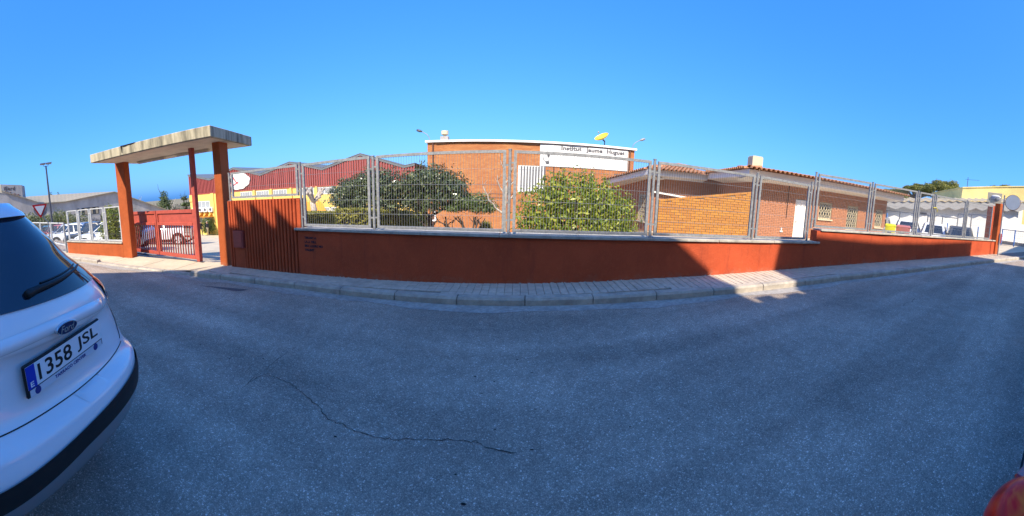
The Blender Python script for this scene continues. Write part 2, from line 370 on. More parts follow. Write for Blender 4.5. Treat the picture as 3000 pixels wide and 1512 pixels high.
def raw_quads(name, V, matl, parent=None, kind=None):
    n = len(V) // 4; me = bpy.data.meshes.new(name)
    off = wloc(parent) if parent is not None else Vector((0, 0, 0))
    V = V - np.array(off); me.vertices.add(len(V)); me.vertices.foreach_set('co', V.astype(np.float32).ravel())
    me.loops.add(n * 4); me.loops.foreach_set('vertex_index', np.arange(n * 4, dtype=np.int32))
    me.polygons.add(n); me.polygons.foreach_set('loop_start', np.arange(0, n * 4, 4, dtype=np.int32)); me.polygons.foreach_set('loop_total', np.full(n, 4, dtype=np.int32))
    me.update(calc_edges=True); me.validate()
    return link_mesh(name, me, matl, parent, kind=kind)
def limbs(mb, base, top, r0, spread, n, seed, sub=2, wob=.12):
    g = random.Random(seed); base, top = Vector(base), Vector(top); L = (top - base).length
    def path(a, b, k=4):
        return [a.lerp(b, i / k) + Vector((g.uniform(-1, 1), g.uniform(-1, 1), g.uniform(-.4, .4))) * wob * (b - a).length * (0 if i in (0, k) else .5) for i in range(k + 1)]
    p = path(base, top); mb.tube(p, [r0 * (1 - .5 * i / 4) for i in range(5)], 7)
    for i in range(n):
        t = g.uniform(.35, 1); a = base.lerp(top, t); an = 6.28 * (i + g.random() * .6) / n
        b = a + Vector((math.cos(an) * spread, math.sin(an) * spread, L * g.uniform(.25, .6))) * g.uniform(.6, 1)
        q = path(a, b); mb.tube(q, [r0 * .5 * (1 - .75 * k / 4) for k in range(5)], 5)
        for j in range(sub):
            a2 = q[g.choice((2, 3))]; b2 = a2 + Vector((g.uniform(-1, 1), g.uniform(-1, 1), g.uniform(.2, 1))) * spread * .5
            mb.tube(path(a2, b2, 3), [r0 * .22, r0 * .16, r0 * .1, r0 * .04], 4)
    return mb
# ================================================================ ground, road, pavement
WL = [(-6.6, 5.76), (-4.4, 5.73), (2.6, 5.63), (5.0, 5.38), (6.55, 5.15), (8.75, 4.62), (11.0, 3.93), (15.72, 2.33)]     # street face of the school wall
LEFT = [(-30, -2.2), (-13.7, 3.66), (-10.65, 4.72), (-6.6, 5.76)]
KL = [(-30, -3.2), (-14, 2.75), (-11.58, 3.65), (-9.42, 4.23), (-7.16, 4.82), (-5.5, 5.02), (-3.78, 5.06), (-2, 4.98), (-.95, 4.91), (.04, 4.88), (1.08, 4.84), (2.06, 4.80), (3.79, 4.62), (6.14, 4.25), (8.89, 3.51), (11.58, 2.68), (13.55, 2.0), (16.16, 1.01), (19.5, -.4)]
FRONT = LEFT[:-1] + WL + [(40, -6)]
def interp(line, x):
    for a, b in zip(line[:-1], line[1:]):
        if x <= b[0]: return a[1] + (b[1] - a[1]) * (x - a[0]) / (b[0] - a[0])
    return line[-1][1]
def road_z(x): return .033 * min(max(x, -6.6), 22)
def yard_z(x, y):                          # the school grounds fall away from the street
    fy = interp(FRONT, max(-30, min(40, x)))
    d = max(0, (y - fy)) * .94
    k = .112 if x < -3 else (.112 + (x + 3) / 11 * (.05 - .112) if x < 8 else .03)
    return road_z(x) + .10 - min(k * d, 3.6 if x < 0 else 2.2)
def resample(line, step):
    out = []; acc = 0
    pts = [Vector((*p, 0)) for p in line]; L = [0]
    for a, b in zip(pts[:-1], pts[1:]): L.append(L[-1] + (b - a).length)
    n = int(L[-1] / step); 
    for i in range(n + 1):
        s = i * step
        for k in range(len(L) - 1):
            if s <= L[k + 1] + 1e-9:
                t = (s - L[k]) / (L[k + 1] - L[k]); p = pts[k].lerp(pts[k + 1], t); d = (pts[k + 1] - pts[k]).normalized(); out.append((s, p, d)); break
    return out
def at_line(line, s):
    pts = [Vector((*p, 0)) for p in line]
    for a, b in zip(pts[:-1], pts[1:]):
        l = (b - a).length
        if s <= l or b == pts[-1]: return a + (b - a).normalized() * s, (b - a).normalized()
        s -= l

# far ground sheet (reaches the horizon) with the street falling to the left
xs = [-1500, -400, -150, -80, -50] + [x for x in range(-40, -7, 4)] + [-6.6, -3, 0, 3, 6, 9, 12, 15, 18, 22, 30, 60, 150, 400, 1500]
b = MB(); b.grid([[(x, y, road_z(x)) for x in xs] for y in (-1500, -100, -30, -8, 0, 2, 4, 6.2)])
tag(b.build('road', M['asphalt']), kind='structure')
b = MB(); ys = [0, .3, 1, 2, 3, 4, 6, 8, 10, 14, 18, 24, 30, 40, 60, 100, 250, 1500]
b.grid([[(x, interp(FRONT, max(-30, min(40, x))) + .02 + d, yard_z(x, interp(FRONT, max(-30, min(40, x))) + d)) for x in sorted(set(xs + [-28, -20, -18, -14, -10.65, -9, -8, -7.2, -1.5, 1.5, 4.5, 7.5, 10.5, 13.5, 15.72]))] for d in ys])
tag(b.build('school_yard', M['yard']), kind='structure')
b = MB(); b.grid([[(x, y, -3.45 + .002 * 0) for x in (-1500, -300, -120, -70, -40)] for y in (34, 60, 120, 400, 1500)]); tag(b.build('field', mat('dry_field', (.20, .17, .10), .95, .3, .2)), kind='structure')
# garden soil behind the wall
b = MB(); b.grid([[(x, y, yard_z(x, y) + .02) for x in np.linspace(-4.3, 7, 14)] for y in np.linspace(6.1, 21.5, 10)])
tag(b.build('garden_soil', M['earth']), kind='structure')

# pavement: a joint-coloured bed, then every tile a piece of its own
pav = MB()
edge = resample(KL, .5); row0, row1 = [], []
def wall_y(x): return interp(FRONT, x)
for s, p, d in edge:
    nrm = Vector((-d.y, d.x, 0)); q = p + nrm * .14
    if -29 < p.x < 19.2:
        z = road_z(p.x) + .105
        low = 1 if -11.4 < p.x < -7.0 else 0
        row0.append((q.x, q.y, z - (.06 if low else 0))); row1.append((q.x, wall_y(q.x) + (.15 if -10.7 < q.x < -6.6 else 0), z))
pav.grid([row0, row1])
pavement = tag(pav.build('pavement', M['joint']), kind='structure')
ts, nrow = .125, 5
bmt = MB(); bmt.boxf((-ts / 2 + .003, -ts / 2 + .003, -.03), (ts - .006, 0, 0), (0, ts - .006, 0), (0, 0, .03))
tile_me = bmt.mesh('paving_tile', bevel=.003); tile_me.materials.append(M['pave'])
cells = []
for s, p, d in resample([(-6.4, 5.76)] + WL[1:], ts):
    nrm = Vector((d.y, -d.x, 0)); kw = interp(KL, p.x)
    depth = (p.y - kw) / max(.5, abs(nrm.y)) - .16
    for k in range(int(depth / ts) + 1):
        q = p + nrm * (ts * (k + .5)); t = ts
        if k * ts + ts > depth + .02: continue
        cells.append((q, math.atan2(d.y, d.x)))
cells.sort(key=lambda c: c[0].length)
far = MB()
for i, (q, a) in enumerate(cells):
    z = road_z(q.x) + .12 + rnd.uniform(-.002, .002)
    if i < 300:
        o = link_mesh('paving_tile', tile_me, None, pavement, (q.x, q.y, z)); o.rotation_euler = (rnd.uniform(-.01, .01), rnd.uniform(-.01, .01), a)
    else:
        far.box((q.x, q.y, z - .015), (ts - .006, ts - .006, .03), a)
far.build('far_paving_tiles', M['pave'], pavement, kind='stuff')
# cast slab at the gateway, cracked into bays
slab = MB()
for x0, x1 in ((-29, -13.2), (-13.2, -11.8), (-11.8, -10.3), (-10.3, -8.9), (-8.9, -7.7), (-7.7, -6.45)):
    n = 6; r0, r1 = [], []
    for i in range(n + 1):
        x = x0 + .012 + (x1 - x0 - .02) * i / n; low = .072 if -11.5 < x < -7.0 else 0
        r0.append((x, interp(KL, x) + .155, road_z(x) + .122 - low)); r1.append((x, wall_y(x) + (.3 if -10.65 < x < -6.7 else 0), road_z(x) + .122))
    slab.grid([r0, r1])
slab.build('gateway_slab', M['yard'], pavement)
# kerb: stones about a metre long, each a piece
kerb = thing('kerb', None, None, (0, 4.88, 0)); kerb['kind'] = 'structure'
L = resample(KL, 1.02)
for i in range(len(L) - 1):
    (s0, p0, d0), (s1, p1, d1) = L[i], L[i + 1]
    if p0.x < -18 or p0.x > 19: continue
    low = .075 if -11.2 < (p0.x + p1.x) / 2 < -7.2 else 0
    n0, n1 = Vector((-d0.y, d0.x, 0)), Vector((-d1.y, d1.x, 0)); g = d0 * .007
    mb = MB(); prof = [(0, -.1), (.0, .085 - low), (.025, .118 - low), (.15, .124 - low), (.15, -.1)]
    a = [p0 + g + n0 * v + Vector((0, 0, road_z(p0.x) + h)) for v, h in prof]; c = [p1 - g + n1 * v + Vector((0, 0, road_z(p1.x) + h)) for v, h in prof]
    k = len(a); mb.add(a + c, [tuple(range(k)), tuple(range(2 * k - 1, k - 1, -1))] + [(j, (j + 1) % k, (j + 1) % k + k, j + k) for j in range(k)])
    mb.build('kerb_stone', M['kerb'], kerb)
# cracks in the road (thin sunk lines of dark filler) and a dark patch
def crack(pts, w, seed):
    g = random.Random(seed); P = []
    for (x0, y0), (x1, y1) in zip(pts[:-1], pts[1:]):
        for k in range(5):
            t = k / 5; P.append((x0 + (x1 - x0) * t + g.uniform(-.012, .012), y0 + (y1 - y0) * t + g.uniform(-.012, .012)))
    P.append(pts[-1]); r0, r1 = [], []
    for i, (x, y) in enumerate(P):
        a, c = P[max(i - 1, 0)], P[min(i + 1, len(P) - 1)]; dx, dy = c[0] - a[0], c[1] - a[1]; l = math.hypot(dx, dy) or 1
        ww = w * g.uniform(.3, 1.2) * (.3 if i in (0, len(P) - 1) else 1); z = road_z(x) + .004
        r0.append((x - dy / l * ww, y + dx / l * ww, z)); r1.append((x + dy / l * ww, y - dx / l * ww, z))
    return r0, r1
b = MB()
C1 = [(-2.24, 2.03), (-2.26, 2.14), (-2.26, 2.28), (-2.23, 2.39), (-2.07, 2.38), (-1.88, 2.36), (-1.76, 2.31), (-1.64, 2.27), (-1.45, 2.17), (-1.34, 2.09), (-1.21, 2.09), (-1.05, 2.06), (-.84, 2.06), (-.7, 2.1), (-.45, 2.15), (-.21, 2.16), (-.13, 2.11), (.07, 2.07)]
C2 = [(-2.26, 2.14), (-2.31, 2.34), (-2.29, 2.44), (-2.31, 2.62), (-2.34, 2.86), (-2.33, 3.03)]
for i, (c, w) in enumerate(((C1, .0030), (C2, .0022), ([(5.6, 2.35), (5.8, 2.42), (6.0, 2.36), (6.3, 2.42)], .004), ([(-8.9, 4.6), (-8.2, 4.75), (-7.6, 4.72)], .005))):
    b.grid(list(crack(c, w, i)))
b.build('crack', M['dark'], bpy.data.objects['road'], kind='stuff')
r0, r1 = [], []
for s, p, d in resample(KL, .4):             # dusty, worn strip in the gutter
    if -18 < p.x < 19:
        q = p - Vector((-d.y, d.x, 0)) * (.26 + .05 * math.sin(s * 2.1) + .03 * math.sin(s * 5.3)); r0.append((p.x, p.y, road_z(p.x) + .004)); r1.append((q.x, q.y, road_z(q.x) + .004))
b = MB().grid([r0, r1]); b.build('gutter', mat('gutter_dust', (.37, .335, .295), .9, .25, 14, .3, 90, dirt=(.16, .15, .14), dirt_amt=.5, dirt_scale=2.2), bpy.data.objects['road'])
b = MB().add([(x, y, road_z(x) + .004) for x, y in ((-5.93, 4.35), (-5.2, 4.55), (-4.67, 4.64), (-4.72, 4.5), (-4.8, 4.44), (-5.5, 4.40))], [(0, 1, 2, 3, 4, 5)]); b.build('repair_patch', mat('bitumen', (.09, .088, .09), .7, .2, 20, .2, 80), bpy.data.objects['road'])

# ================================================================ the school's street wall
Z1, Z2 = .96, 1.27
wall = thing('street_wall', 'long low terracotta wall with stone coping facing the road, stepping up once', 'wall', (0, 5.66, .1))
def wall_run(pts, ztop, th=.26):
    b = MB()
    P = []
    for a, c in zip(pts[:-1], pts[1:]):
        a, c = Vector((*a, 0)), Vector((*c, 0)); n = max(1, int((c - a).length / .6))
        for i in range(n): P.append(a.lerp(c, i / n))
    P.append(Vector((*pts[-1], 0))); fr0, fr1, bk0, bk1 = [], [], [], []
    for i, p in enumerate(P):
        d = (P[min(i + 1, len(P) - 1)] - P[max(i - 1, 0)]).normalized(); n = Vector((-d.y, d.x, 0)); q = p + n * th; zb = road_z(p.x) - .05
        fr0.append((p.x, p.y, zb)); fr1.append((p.x, p.y, ztop)); bk0.append((q.x, q.y, zb - .3)); bk1.append((q.x, q.y, ztop))
    b.grid([fr0, fr1, bk1, bk0]); b.quad(fr0[0], fr1[0], bk1[0], bk0[0]); b.quad(fr0[-1], bk0[-1], bk1[-1], fr1[-1])
    return b
def line_pt(pts, x): return Vector((x, interp(pts, x), 0))
wall_run([(-4.2, 5.727)] + WL[2:4] + [(6.46, 5.163)], Z1 - .05).build('wall_face', M['redwall'], wall, smooth=R(40))
wall_run([(6.46, 5.163)] + WL[5:], Z2 - .05).build('wall_face', M['redwall'], wall, smooth=R(40))
def coping(parent, line, x0, x1, ztop, n, mat_, over=.045, depth=.36, th=.05):
    for i in range(n):
        xa, xb = x0 + (x1 - x0) * i / n, x0 + (x1 - x0) * (i + 1) / n
        pa, pb = line_pt(line, xa), line_pt(line, xb); d = (pb - pa).normalized(); nn = Vector((-d.y, d.x, 0)); g = d * .003
        o = pa + g - nn * over + Vector((0, 0, ztop - th + rnd.uniform(-.002, .002)))
        b = MB().boxf(o, pb - pa - g * 2, nn * depth, (0, 0, th)); b.build('coping_stone', mat_, parent, bevel=.007)
coping(wall, WL, -4.27, 6.56, Z1, 8, M['coping']); coping(wall, WL, 6.56, 15.72, Z2, 7, M['coping'])
# stencilled lines on the wall
STEN = mat('stencil_black', (.035, .02, .03), .9, .3, 40)
def stencil(x, z, size):
    p = line_pt(WL, x); q = line_pt(WL, x + .3); u = (q - p).normalized(); b = MB()
    for i, tx in enumerate(('TIRANT A', 'LA A TELL', 'SEX LLIURE NO', 'VALENT')):
        put_text(b, tx, size, p + Vector((0, 0, z - i * size * 1.35)) + Vector((u.y, -u.x, 0)) * .002, u, (0, 0, 1), .0015, bold=.004, space=1.05)
    b.build('stencil_lettering', STEN, wall)
stencil(-4.03, .74, .062); stencil(7.14, 1.03, .062)
# drips of cement and chipped render along the foot
b = MB(); g = random.Random(12)             # small chips and pits in the road surface
for i in range(60):
    x, y = g.uniform(-6, 9), g.uniform(1.6, 4.4); l, w = g.uniform(.005, .022) , g.uniform(.003, .007); a = g.uniform(0, 3.1)
    b.add([(x + l * math.cos(a + t) * (.7 + .5 * g.random()), y + w * math.sin(a + t) * 1.2, road_z(x) + .003) for t in (0, 1, 2.1, 3.1, 4.2, 5.2)], [(0, 1, 2, 3, 4, 5)])
b.build('pit', M['dark'], bpy.data.objects['road'], kind='stuff')
LEAFL = mat('dry_leaf', (.22, .14, .06), .9, .4, 30); b = MB()
for i in range(60):                          # dry leaves and grit swept along the kerb and the wall foot
    x = g.uniform(-6, 14); on = g.random() < .5; y = (interp(KL, x) - g.uniform(.01, .14)) if on else (interp(FRONT, x) - g.uniform(.01, .06)); z = road_z(x) + (.008 if on else .128); s_ = g.uniform(.006, .02); a = g.uniform(0, 6.28)
    b.add([(x + s_ * math.cos(a) * k1 - s_ * .5 * math.sin(a) * k2, y + s_ * math.sin(a) * k1 + s_ * .5 * math.cos(a) * k2, z + .006 * g.random()) for k1, k2 in ((-1, 0), (0, -1), (1, 0), (0, 1))], [(0, 1, 2, 3)])
b.build('leaf_litter', LEAFL, pavement, kind='stuff')
b = MB()
for i in range(70):
    x = rnd.choice((rnd.uniform(-4.2, 15.5), rnd.gauss(-3.2, .5), rnd.gauss(1.2, .8), rnd.gauss(7.4, .5))); x = max(-4.2, min(15.4, x)); p = line_pt(WL, x); w = rnd.uniform(.006, .03); h = rnd.uniform(.003, .014)
    b.ball((p.x, p.y, road_z(x) + .12), (w, .018, h), 6)
b.build('mortar_crumbs', M['kerb'], wall, kind='stuff')

# ---------------------------------------------------------------- galvanised mesh fences
def offset_line(line, off):
    out = []
    for i, p in enumerate(line):
        a, c = Vector(line[max(i - 1, 0)]), Vector(line[min(i + 1, len(line) - 1)]); d = (c - a).normalized(); out.append((p[0] - d.y * off, p[1] + d.x * off))
    return out
FL = offset_line(WL, .07)
def fence_post(parent, p, z0, z1, r=.027, m=None):
    b = MB().lathe([(r, 0), (r, z1 - z0 - .012), (r + .005, z1 - z0 - .012), (r + .005, z1 - z0 + .006)], (p.x, p.y, z0), 12); b.box((p.x, p.y, z0 + .004), (.1, .1, .008))
    b.build('post', m or M['galv'], parent, smooth=R(35))
def fence_panel(parent, a, c, z0, z1, z1b=None, fm=None, pitch=.0475, hp=.262, st=.048, gap=.065, wires=True, mid=True, wr=.0027):
    z1b = z1b or z1; d = (c - a).normalized(); a2, c2 = a + d * gap, c - d * gap; L = (c2 - a2).length; up = Vector((0, 0, 1)); n = Vector((-d.y, d.x, 0))
    f = MB(); zt = lambda s: z1 + (z1b - z1) * s / L
    for p, s in ((a2, 0), (c2, L)): f.boxf(p - d * st * (0 if s == 0 else 1) - n * .02 + up * z0, d * st, n * .04, up * (zt(s) - z0))
    f.bar(a2 + d * st + up * (z1 - st / 2), c2 - d * st + up * (z1b - st / 2), .04, st); f.bar(a2 + d * st + up * (z0 + st / 2), c2 - d * st + up * (z0 + st / 2), .04, st)
    for s in (0, 1):                        # clips to the posts
        p = (a if s == 0 else c) + d * gap * (.5 if s == 0 else -.5)
        for zz in (.15, .85): f.box((p.x, p.y, z0 + (z1 - z0) * zz), (gap, .02, .03), math.atan2(d.y, d.x))
    fr = f.build('fence_panel', fm or M['galv'], parent)
    if wires:
        w = MB(); k = int((L - 2 * st) / pitch)
        for i in range(1, k):
            s = st + (L - 2 * st) * i / k; p = a2 + d * s
            w.tube([p + up * (z0 + st), p + up * (zt(s) - st)], wr, 4, cap=False)
        z = z0 + hp
        while z < z1 - .08:
            w.tube([a2 + d * st + up * z - n * .006, c2 - d * st + up * z - n * .006], wr * 1.05, 4, cap=False); z += hp
        w.build('wire_mesh', M['wire'], fr, kind='stuff')
    return fr
px = [-4.12, -2.48, -.06, 2.46, 4.69, 6.22]
mf = thing('mesh_fence', 'galvanised mesh fence of tall framed panels along the lower terracotta wall', 'fence', (0, 5.73, Z1))
for i, x in enumerate(px): fence_post(mf, line_pt(FL, x), Z1, (2.36 if i not in (0, 1) else 2.30) + .01)
for xa, xb, za, zb in zip(px[:-1], px[1:], (2.27, 2.31, 2.355, 2.34, 2.32), (2.31, 2.355, 2.34, 2.32, 2.30)): fence_panel(mf, line_pt(FL, xa), line_pt(FL, xb), .995, za, zb)
px2 = [6.32, 8.27, 10.25, 11.12, 13.08, 15.2]
f2 = thing('mesh_fence', 'galvanised mesh fence standing on the raised stretch of the terracotta wall', 'fence', (10, 4.3, Z2))
for i, x in enumerate(px2[:-1]): fence_post(f2, line_pt(FL, x), Z2, 2.62 + .2 * (x - 6.3) / 8.9)
for xa, xb in zip(px2[:-1], px2[1:]): fence_panel(f2, line_pt(FL, xa), line_pt(FL, xb), 1.305, 2.60 + .2 * (xa - 6.3) / 8.9, 2.60 + .2 * (xb - 6.3) / 8.9, st=.05, gap=.075)
tie = MB().lathe([(.045, -.012), (.05, 0), (.045, .012)], (*line_pt(FL, 11.12).xy, 2.25), 10); tie.tube([(11.12, interp(FL, 11.12), 2.25), (11.2, interp(FL, 11.2) - .03, 2.27), (11.27, interp(FL, 11.2) - .05, 2.2), (11.3, interp(FL, 11.2) - .05, 2.12)], .014, 5)
tag(tie.build('ribbon', mat('yellow_tape', (.75, .6, .02), .5, .1), own=True), 'yellow ribbon tied round a fence post above the parked white car', 'ribbon')

# ---------------------------------------------------------------- ribbed panel beside the gate
rib = thing('ribbed_wall', 'terracotta wall of upright ribs between the gate pillar and the low wall', 'wall', (-5.4, 5.75, -.1))
x0, x1, zt, zb = -6.36, -4.22, 1.575, -.18
pa, pb = line_pt(WL, x0), line_pt(WL, x1); d = (pb - pa).normalized(); nn = Vector((-d.y, d.x, 0)); up = Vector((0, 0, 1))
b = MB().boxf(pa + nn * .05 + up * zb, pb - pa, nn * .22, up * (zt - zb)); b.build('wall_core', M['redrib'], rib)
b = MB().boxf(pb + nn * .012 + up * zb, d * .1, nn * .258, up * (zt - zb - .01)); b.build('end_pier', M['redrib'], rib, bevel=.01)
N = 23; pit = (pb - pa).length / N
for i in range(N):
    o = pa + d * (pit * (i + .5))
    prof = [(-.44, .055), (-.30, -.002), (-.18, -.012), (.18, -.012), (.30, -.002), (.44, .055)]
    a = [o + d * pit * u + nn * v for u, v in prof]
    low = None
    z0_ = zb
    if 2 <= i <= 5: z0_ = .86                # the meter box stands in front here
    b = MB().prism([p + up * z0_ for p in a], up * (zt - z0_ - rnd.uniform(0, .006))); b.build('rib', M['redrib'], rib)
q = pa + d * .19
b = MB().boxf(q + nn * -.004 + up * zb, d * .37, nn * .06, up * .6); b.build('box_plinth', M['redrib'], rib, bevel=.006)
b = MB().boxf(q + nn * -.045 + up * .42, d * .34, nn * .1, up * .425); bx = b.build('meter_box', M['redpaint2'], rib, bevel=.008)
b = MB().boxf(q + d * .03 - nn * .056 + up * .45, d * .28, nn * .012, up * .36); b.build('box_door', M['redpaint2'], bx, bevel=.004)
f3 = thing('mesh_fence', 'short galvanised mesh panel above the ribbed terracotta wall', 'fence', (-5.3, 5.8, 1.58))
pA, pB = line_pt(FL, -6.3) + Vector((0, .04, 0)), line_pt(FL, -4.14) + Vector((0, .02, 0))
fence_panel(f3, pA, pB, 1.63, 2.27, 2.275, gap=.05)
fence_post(f3, pA + Vector((-.03, 0, 0)), 1.575, 2.27)
# ================================================================ gateway: concrete canopy on two blade pillars, sliding gate
U = Vector((.942, .335, 0)); V = Vector((-.335, .942, 0)); up = Vector((0, 0, 1))
FR = Vector((-6.14, 5.20, 0)); CL, CW = 4.35, 2.35
can = thing('gate_canopy', 'flat stained concrete canopy over the gateway on two terracotta pillars', 'canopy', (-8.4, 5.5, -.1))
b = MB()
FLc = FR - U * CL
nseg = 14
def slab_pt(i, v, z): return FLc + U * CL * i / nseg + V * v + up * z
zb_, zt_ = 3.10, 3.36
top = lambda i: zt_ - (.02 if i not in (0, nseg) else 0) * 0
b.boxf(FLc + up * zb_, U * CL, V * CW, up * (zt_ - zb_))
cs = b.build('slab', M['concrete'], can, bevel=.012)
b = MB().boxf(FLc + U * .06 + V * .06 + up * (zb_ - .012), U * (CL - .12), V * (CW - .12), up * .01); b.build('soffit', M['soffit'], can)
b = MB()                                    # the broken, spalled edge with an exposed bar
ck = FLc + U * 1.42 - V * .004
b.prism([ck + U * .02 + up * 3.16, ck + U * .035 + up * 3.17, ck + U * .045 + up * 3.25, ck + U * .06 + up * 3.37, ck - U * .015 + up * 3.37, ck + U * .01 + up * 3.28], -V * .006)
b.prism([ck + U * .08 + up * 3.325, ck + U * .16 + up * 3.318, ck + U * .27 + up * 3.336, ck + U * .40 + up * 3.333, ck + U * .52 + up * 3.348, ck + U * .60 + up * 3.366, ck + U * .05 + up * 3.366], -V * .007)
b.build('broken_edge', M['dark'], can)
PL = Vector((-10.62, 4.74, 0)); PR = Vector((-6.80, 5.77, 0))
b = MB().boxf(PL + up * -.25, U * .42, V * .26, up * (zb_ + .25)); b.build('pillar', M['redwall2'], can, bevel=.012)
b = MB().boxf(PR + up * -.25, U * .22, V * .46, up * (zb_ + .25)); b.build('pillar', M['redwall2'], can, bevel=.012)
lamp0 = None
for k, (s, lab) in enumerate(((.55, 'fluorescent tube lamp under the canopy nearer the left pillar'), (2.15, 'fluorescent tube lamp under the canopy nearer the right pillar'))):
    o = FLc + U * s + V * 1.62
    t = thing('tube_lamp', lab, 'lamp', tuple(o + up * (zb_ - .014)), math.atan2(U.y, U.x), 'tube lamps under the gate canopy')
    MB().boxf((0, -.06, -.05), (1.15, 0, 0), (0, .12, 0), (0, 0, .05)).build('housing', M['offwhite'], t, local=True, bevel=.01)
    MB().tube([(.03, 0, -.07), (1.12, 0, -.07)], .022, 8).build('tube', M['white'], t, local=True, smooth=True)
b = MB().tube([FLc + U * 1.7 + V * 1.62 + up * 3.075, FLc + U * 2.15 + V * 1.62 + up * 3.075], .012, 6); b.build('conduit', M['offwhite'], can)
# gate
gate = thing('sliding_gate', 'dull red steel gate of two barred leaves closing the driveway', 'gate', (-9.5, 5.65, -.1))
GA, GB = Vector((-11.45, 5.42, 0)), Vector((-7.74, 5.74, 0)); gd = (GB - GA).normalized(); gn = Vector((-gd.y, gd.x, 0)); GL = (GB - GA).length
zlo, zhi = -.04, 1.40
def gleaf(s0, s1):
    p0, p1 = GA + gd * s0, GA + gd * s1; L = s1 - s0; f = MB()
    zz = lambda p: -.05
    f.boxf(p0 - gn * .03 + up * zlo, gd * .07, gn * .06, up * (zhi - zlo)); f.boxf(p1 - gd * .07 - gn * .03 + up * zlo, gd * .07, gn * .06, up * (zhi - zlo))
    i0, il = p0 + gd * .07, L - .14
    f.boxf(i0 - gn * .03 + up * zlo, gd * il, gn * .06, up * .11); f.boxf(i0 - gn * .04 + up * (zhi - .10), gd * il, gn * .08, up * .10)
    f.boxf(i0 - gn * .045 + up * (zhi - .47), gd * il, gn * .09, up * .09)
    fr = f.build('leaf_frame', M['redpaint'], gate, bevel=.004)
    MB().boxf(i0 + gn * .0 + up * (zhi - .38), gd * il, gn * .012, up * .28).build('sheet_panel', M['redpaint'], fr)
    n = 14
    bb = MB().boxf((-.014, -.014, 0), (.028, 0, 0), (0, .028, 0), (0, 0, zhi - .47 - zlo - .11)); me = bb.mesh('bar'); me.materials.append(M['redpaint2'])
    for i in range(n):
        q = i0 + gd * il * (i + .6) / (n + .2); link_mesh('bar', me, None, fr, tuple(q + up * (zlo + .11) - wloc(fr)))
gleaf(0, GL * .50); gleaf(GL * .50 + .03, GL)
b = MB().boxf(Vector((-7.74, 5.70, -.15)), gd * .125, gn * .125, up * 3.24); b.build('gate_column', M['redpaint'], gate, bevel=.006)
b = MB().boxf(GA - gd * .15 - gn * .05 + up * -.12, gd * (GL + .4), gn * .1, up * .03); b.build('floor_rail', M['steel'], gate)
# notice fixed behind the bars
no = thing('notice', 'white notice with a red strip fixed behind the gate bars next to the column', 'notice', tuple(GA + gd * (GL - .42) + gn * .05 + up * .55))
MB().box((0, 0, .19), (.34, .012, .38), math.atan2(gd.y, gd.x)).build('sheet', M['white'], no, local=True)
for z, hh, mm in ((.06, .05, M['redpaint']), (.17, .012, M['signgrey']), (.22, .012, M['signgrey']), (.27, .012, M['signgrey']), (.32, .012, M['signgrey'])):
    MB().box((.003, -.009, z), (.28, .004, hh), math.atan2(gd.y, gd.x)).build('printed_line', mm, no, local=True)
# ---------------------------------------------------------------- left wall and its fence
CA, CB = Vector((-13.75, 3.64, 0)), Vector((-10.6, 4.74, 0)); cdv = (CB - CA).normalized(); cn = Vector((-cdv.y, cdv.x, 0))
lw = thing('side_wall', 'sunlit orange wall running left from the gateway under a white framed fence', 'wall', (-12.2, 4.2, -.1))
b = MB(); n = 8
b.grid([[tuple(CA.lerp(CB, i / n) + up * z) for i in range(n + 1)] for z in (-.25, .37)]); b.grid([[tuple(CA.lerp(CB, i / n) + cn * v + up * .37) for i in range(n + 1)] for v in (0, .25)])
b.build('wall_face', M['redwall2'], lw)
for i in range(3):
    p = CA.lerp(CB, i / 3) + cdv * .003 - cn * .04
    MB().boxf(p + up * .37, (CB - CA) / 3 - cdv * .006, cn * .34, up * .05).build('coping_stone', M['coping'], lw, bevel=.006)
fl = thing('side_fence', 'white framed fence with wide bays on the sunlit orange wall', 'fence', (-12.2, 4.3, .42))
lens = [.03, .80, 1.57, 2.42, 3.30]
for s in lens: 
    p = CA + cdv * s + cn * .1; fence_post(fl, p, .42, 1.66, .022, M['palegalv'])
for s0, s1 in zip(lens[:-1], lens[1:]): fence_panel(fl, CA + cdv * s0 + cn * .1, CA + cdv * s1 + cn * .1, .45, 1.66, pitch=.0475, wr=.0014, st=.036, gap=.05, hp=.24, fm=M['palegalv'])
DA, DB = Vector((-22.5, 3.2, 0)), Vector((-13.9, 3.62, 0)); dd = (DB - DA).normalized()
f5 = thing('side_fence', 'lower white framed fence behind the give way sign, past the orange wall', 'fence', (-17, 3.4, .3))
for i in range(5): fence_post(f5, DA + dd * (DB - DA).length * i / 4, -.2, 1.2, .03)
for i in range(4): fence_panel(f5, DA + dd * (DB - DA).length * i / 4, DA + dd * (DB - DA).length * (i + 1) / 4, .2, 1.18, wr=.0016, hp=.3, fm=M['palegalv'])
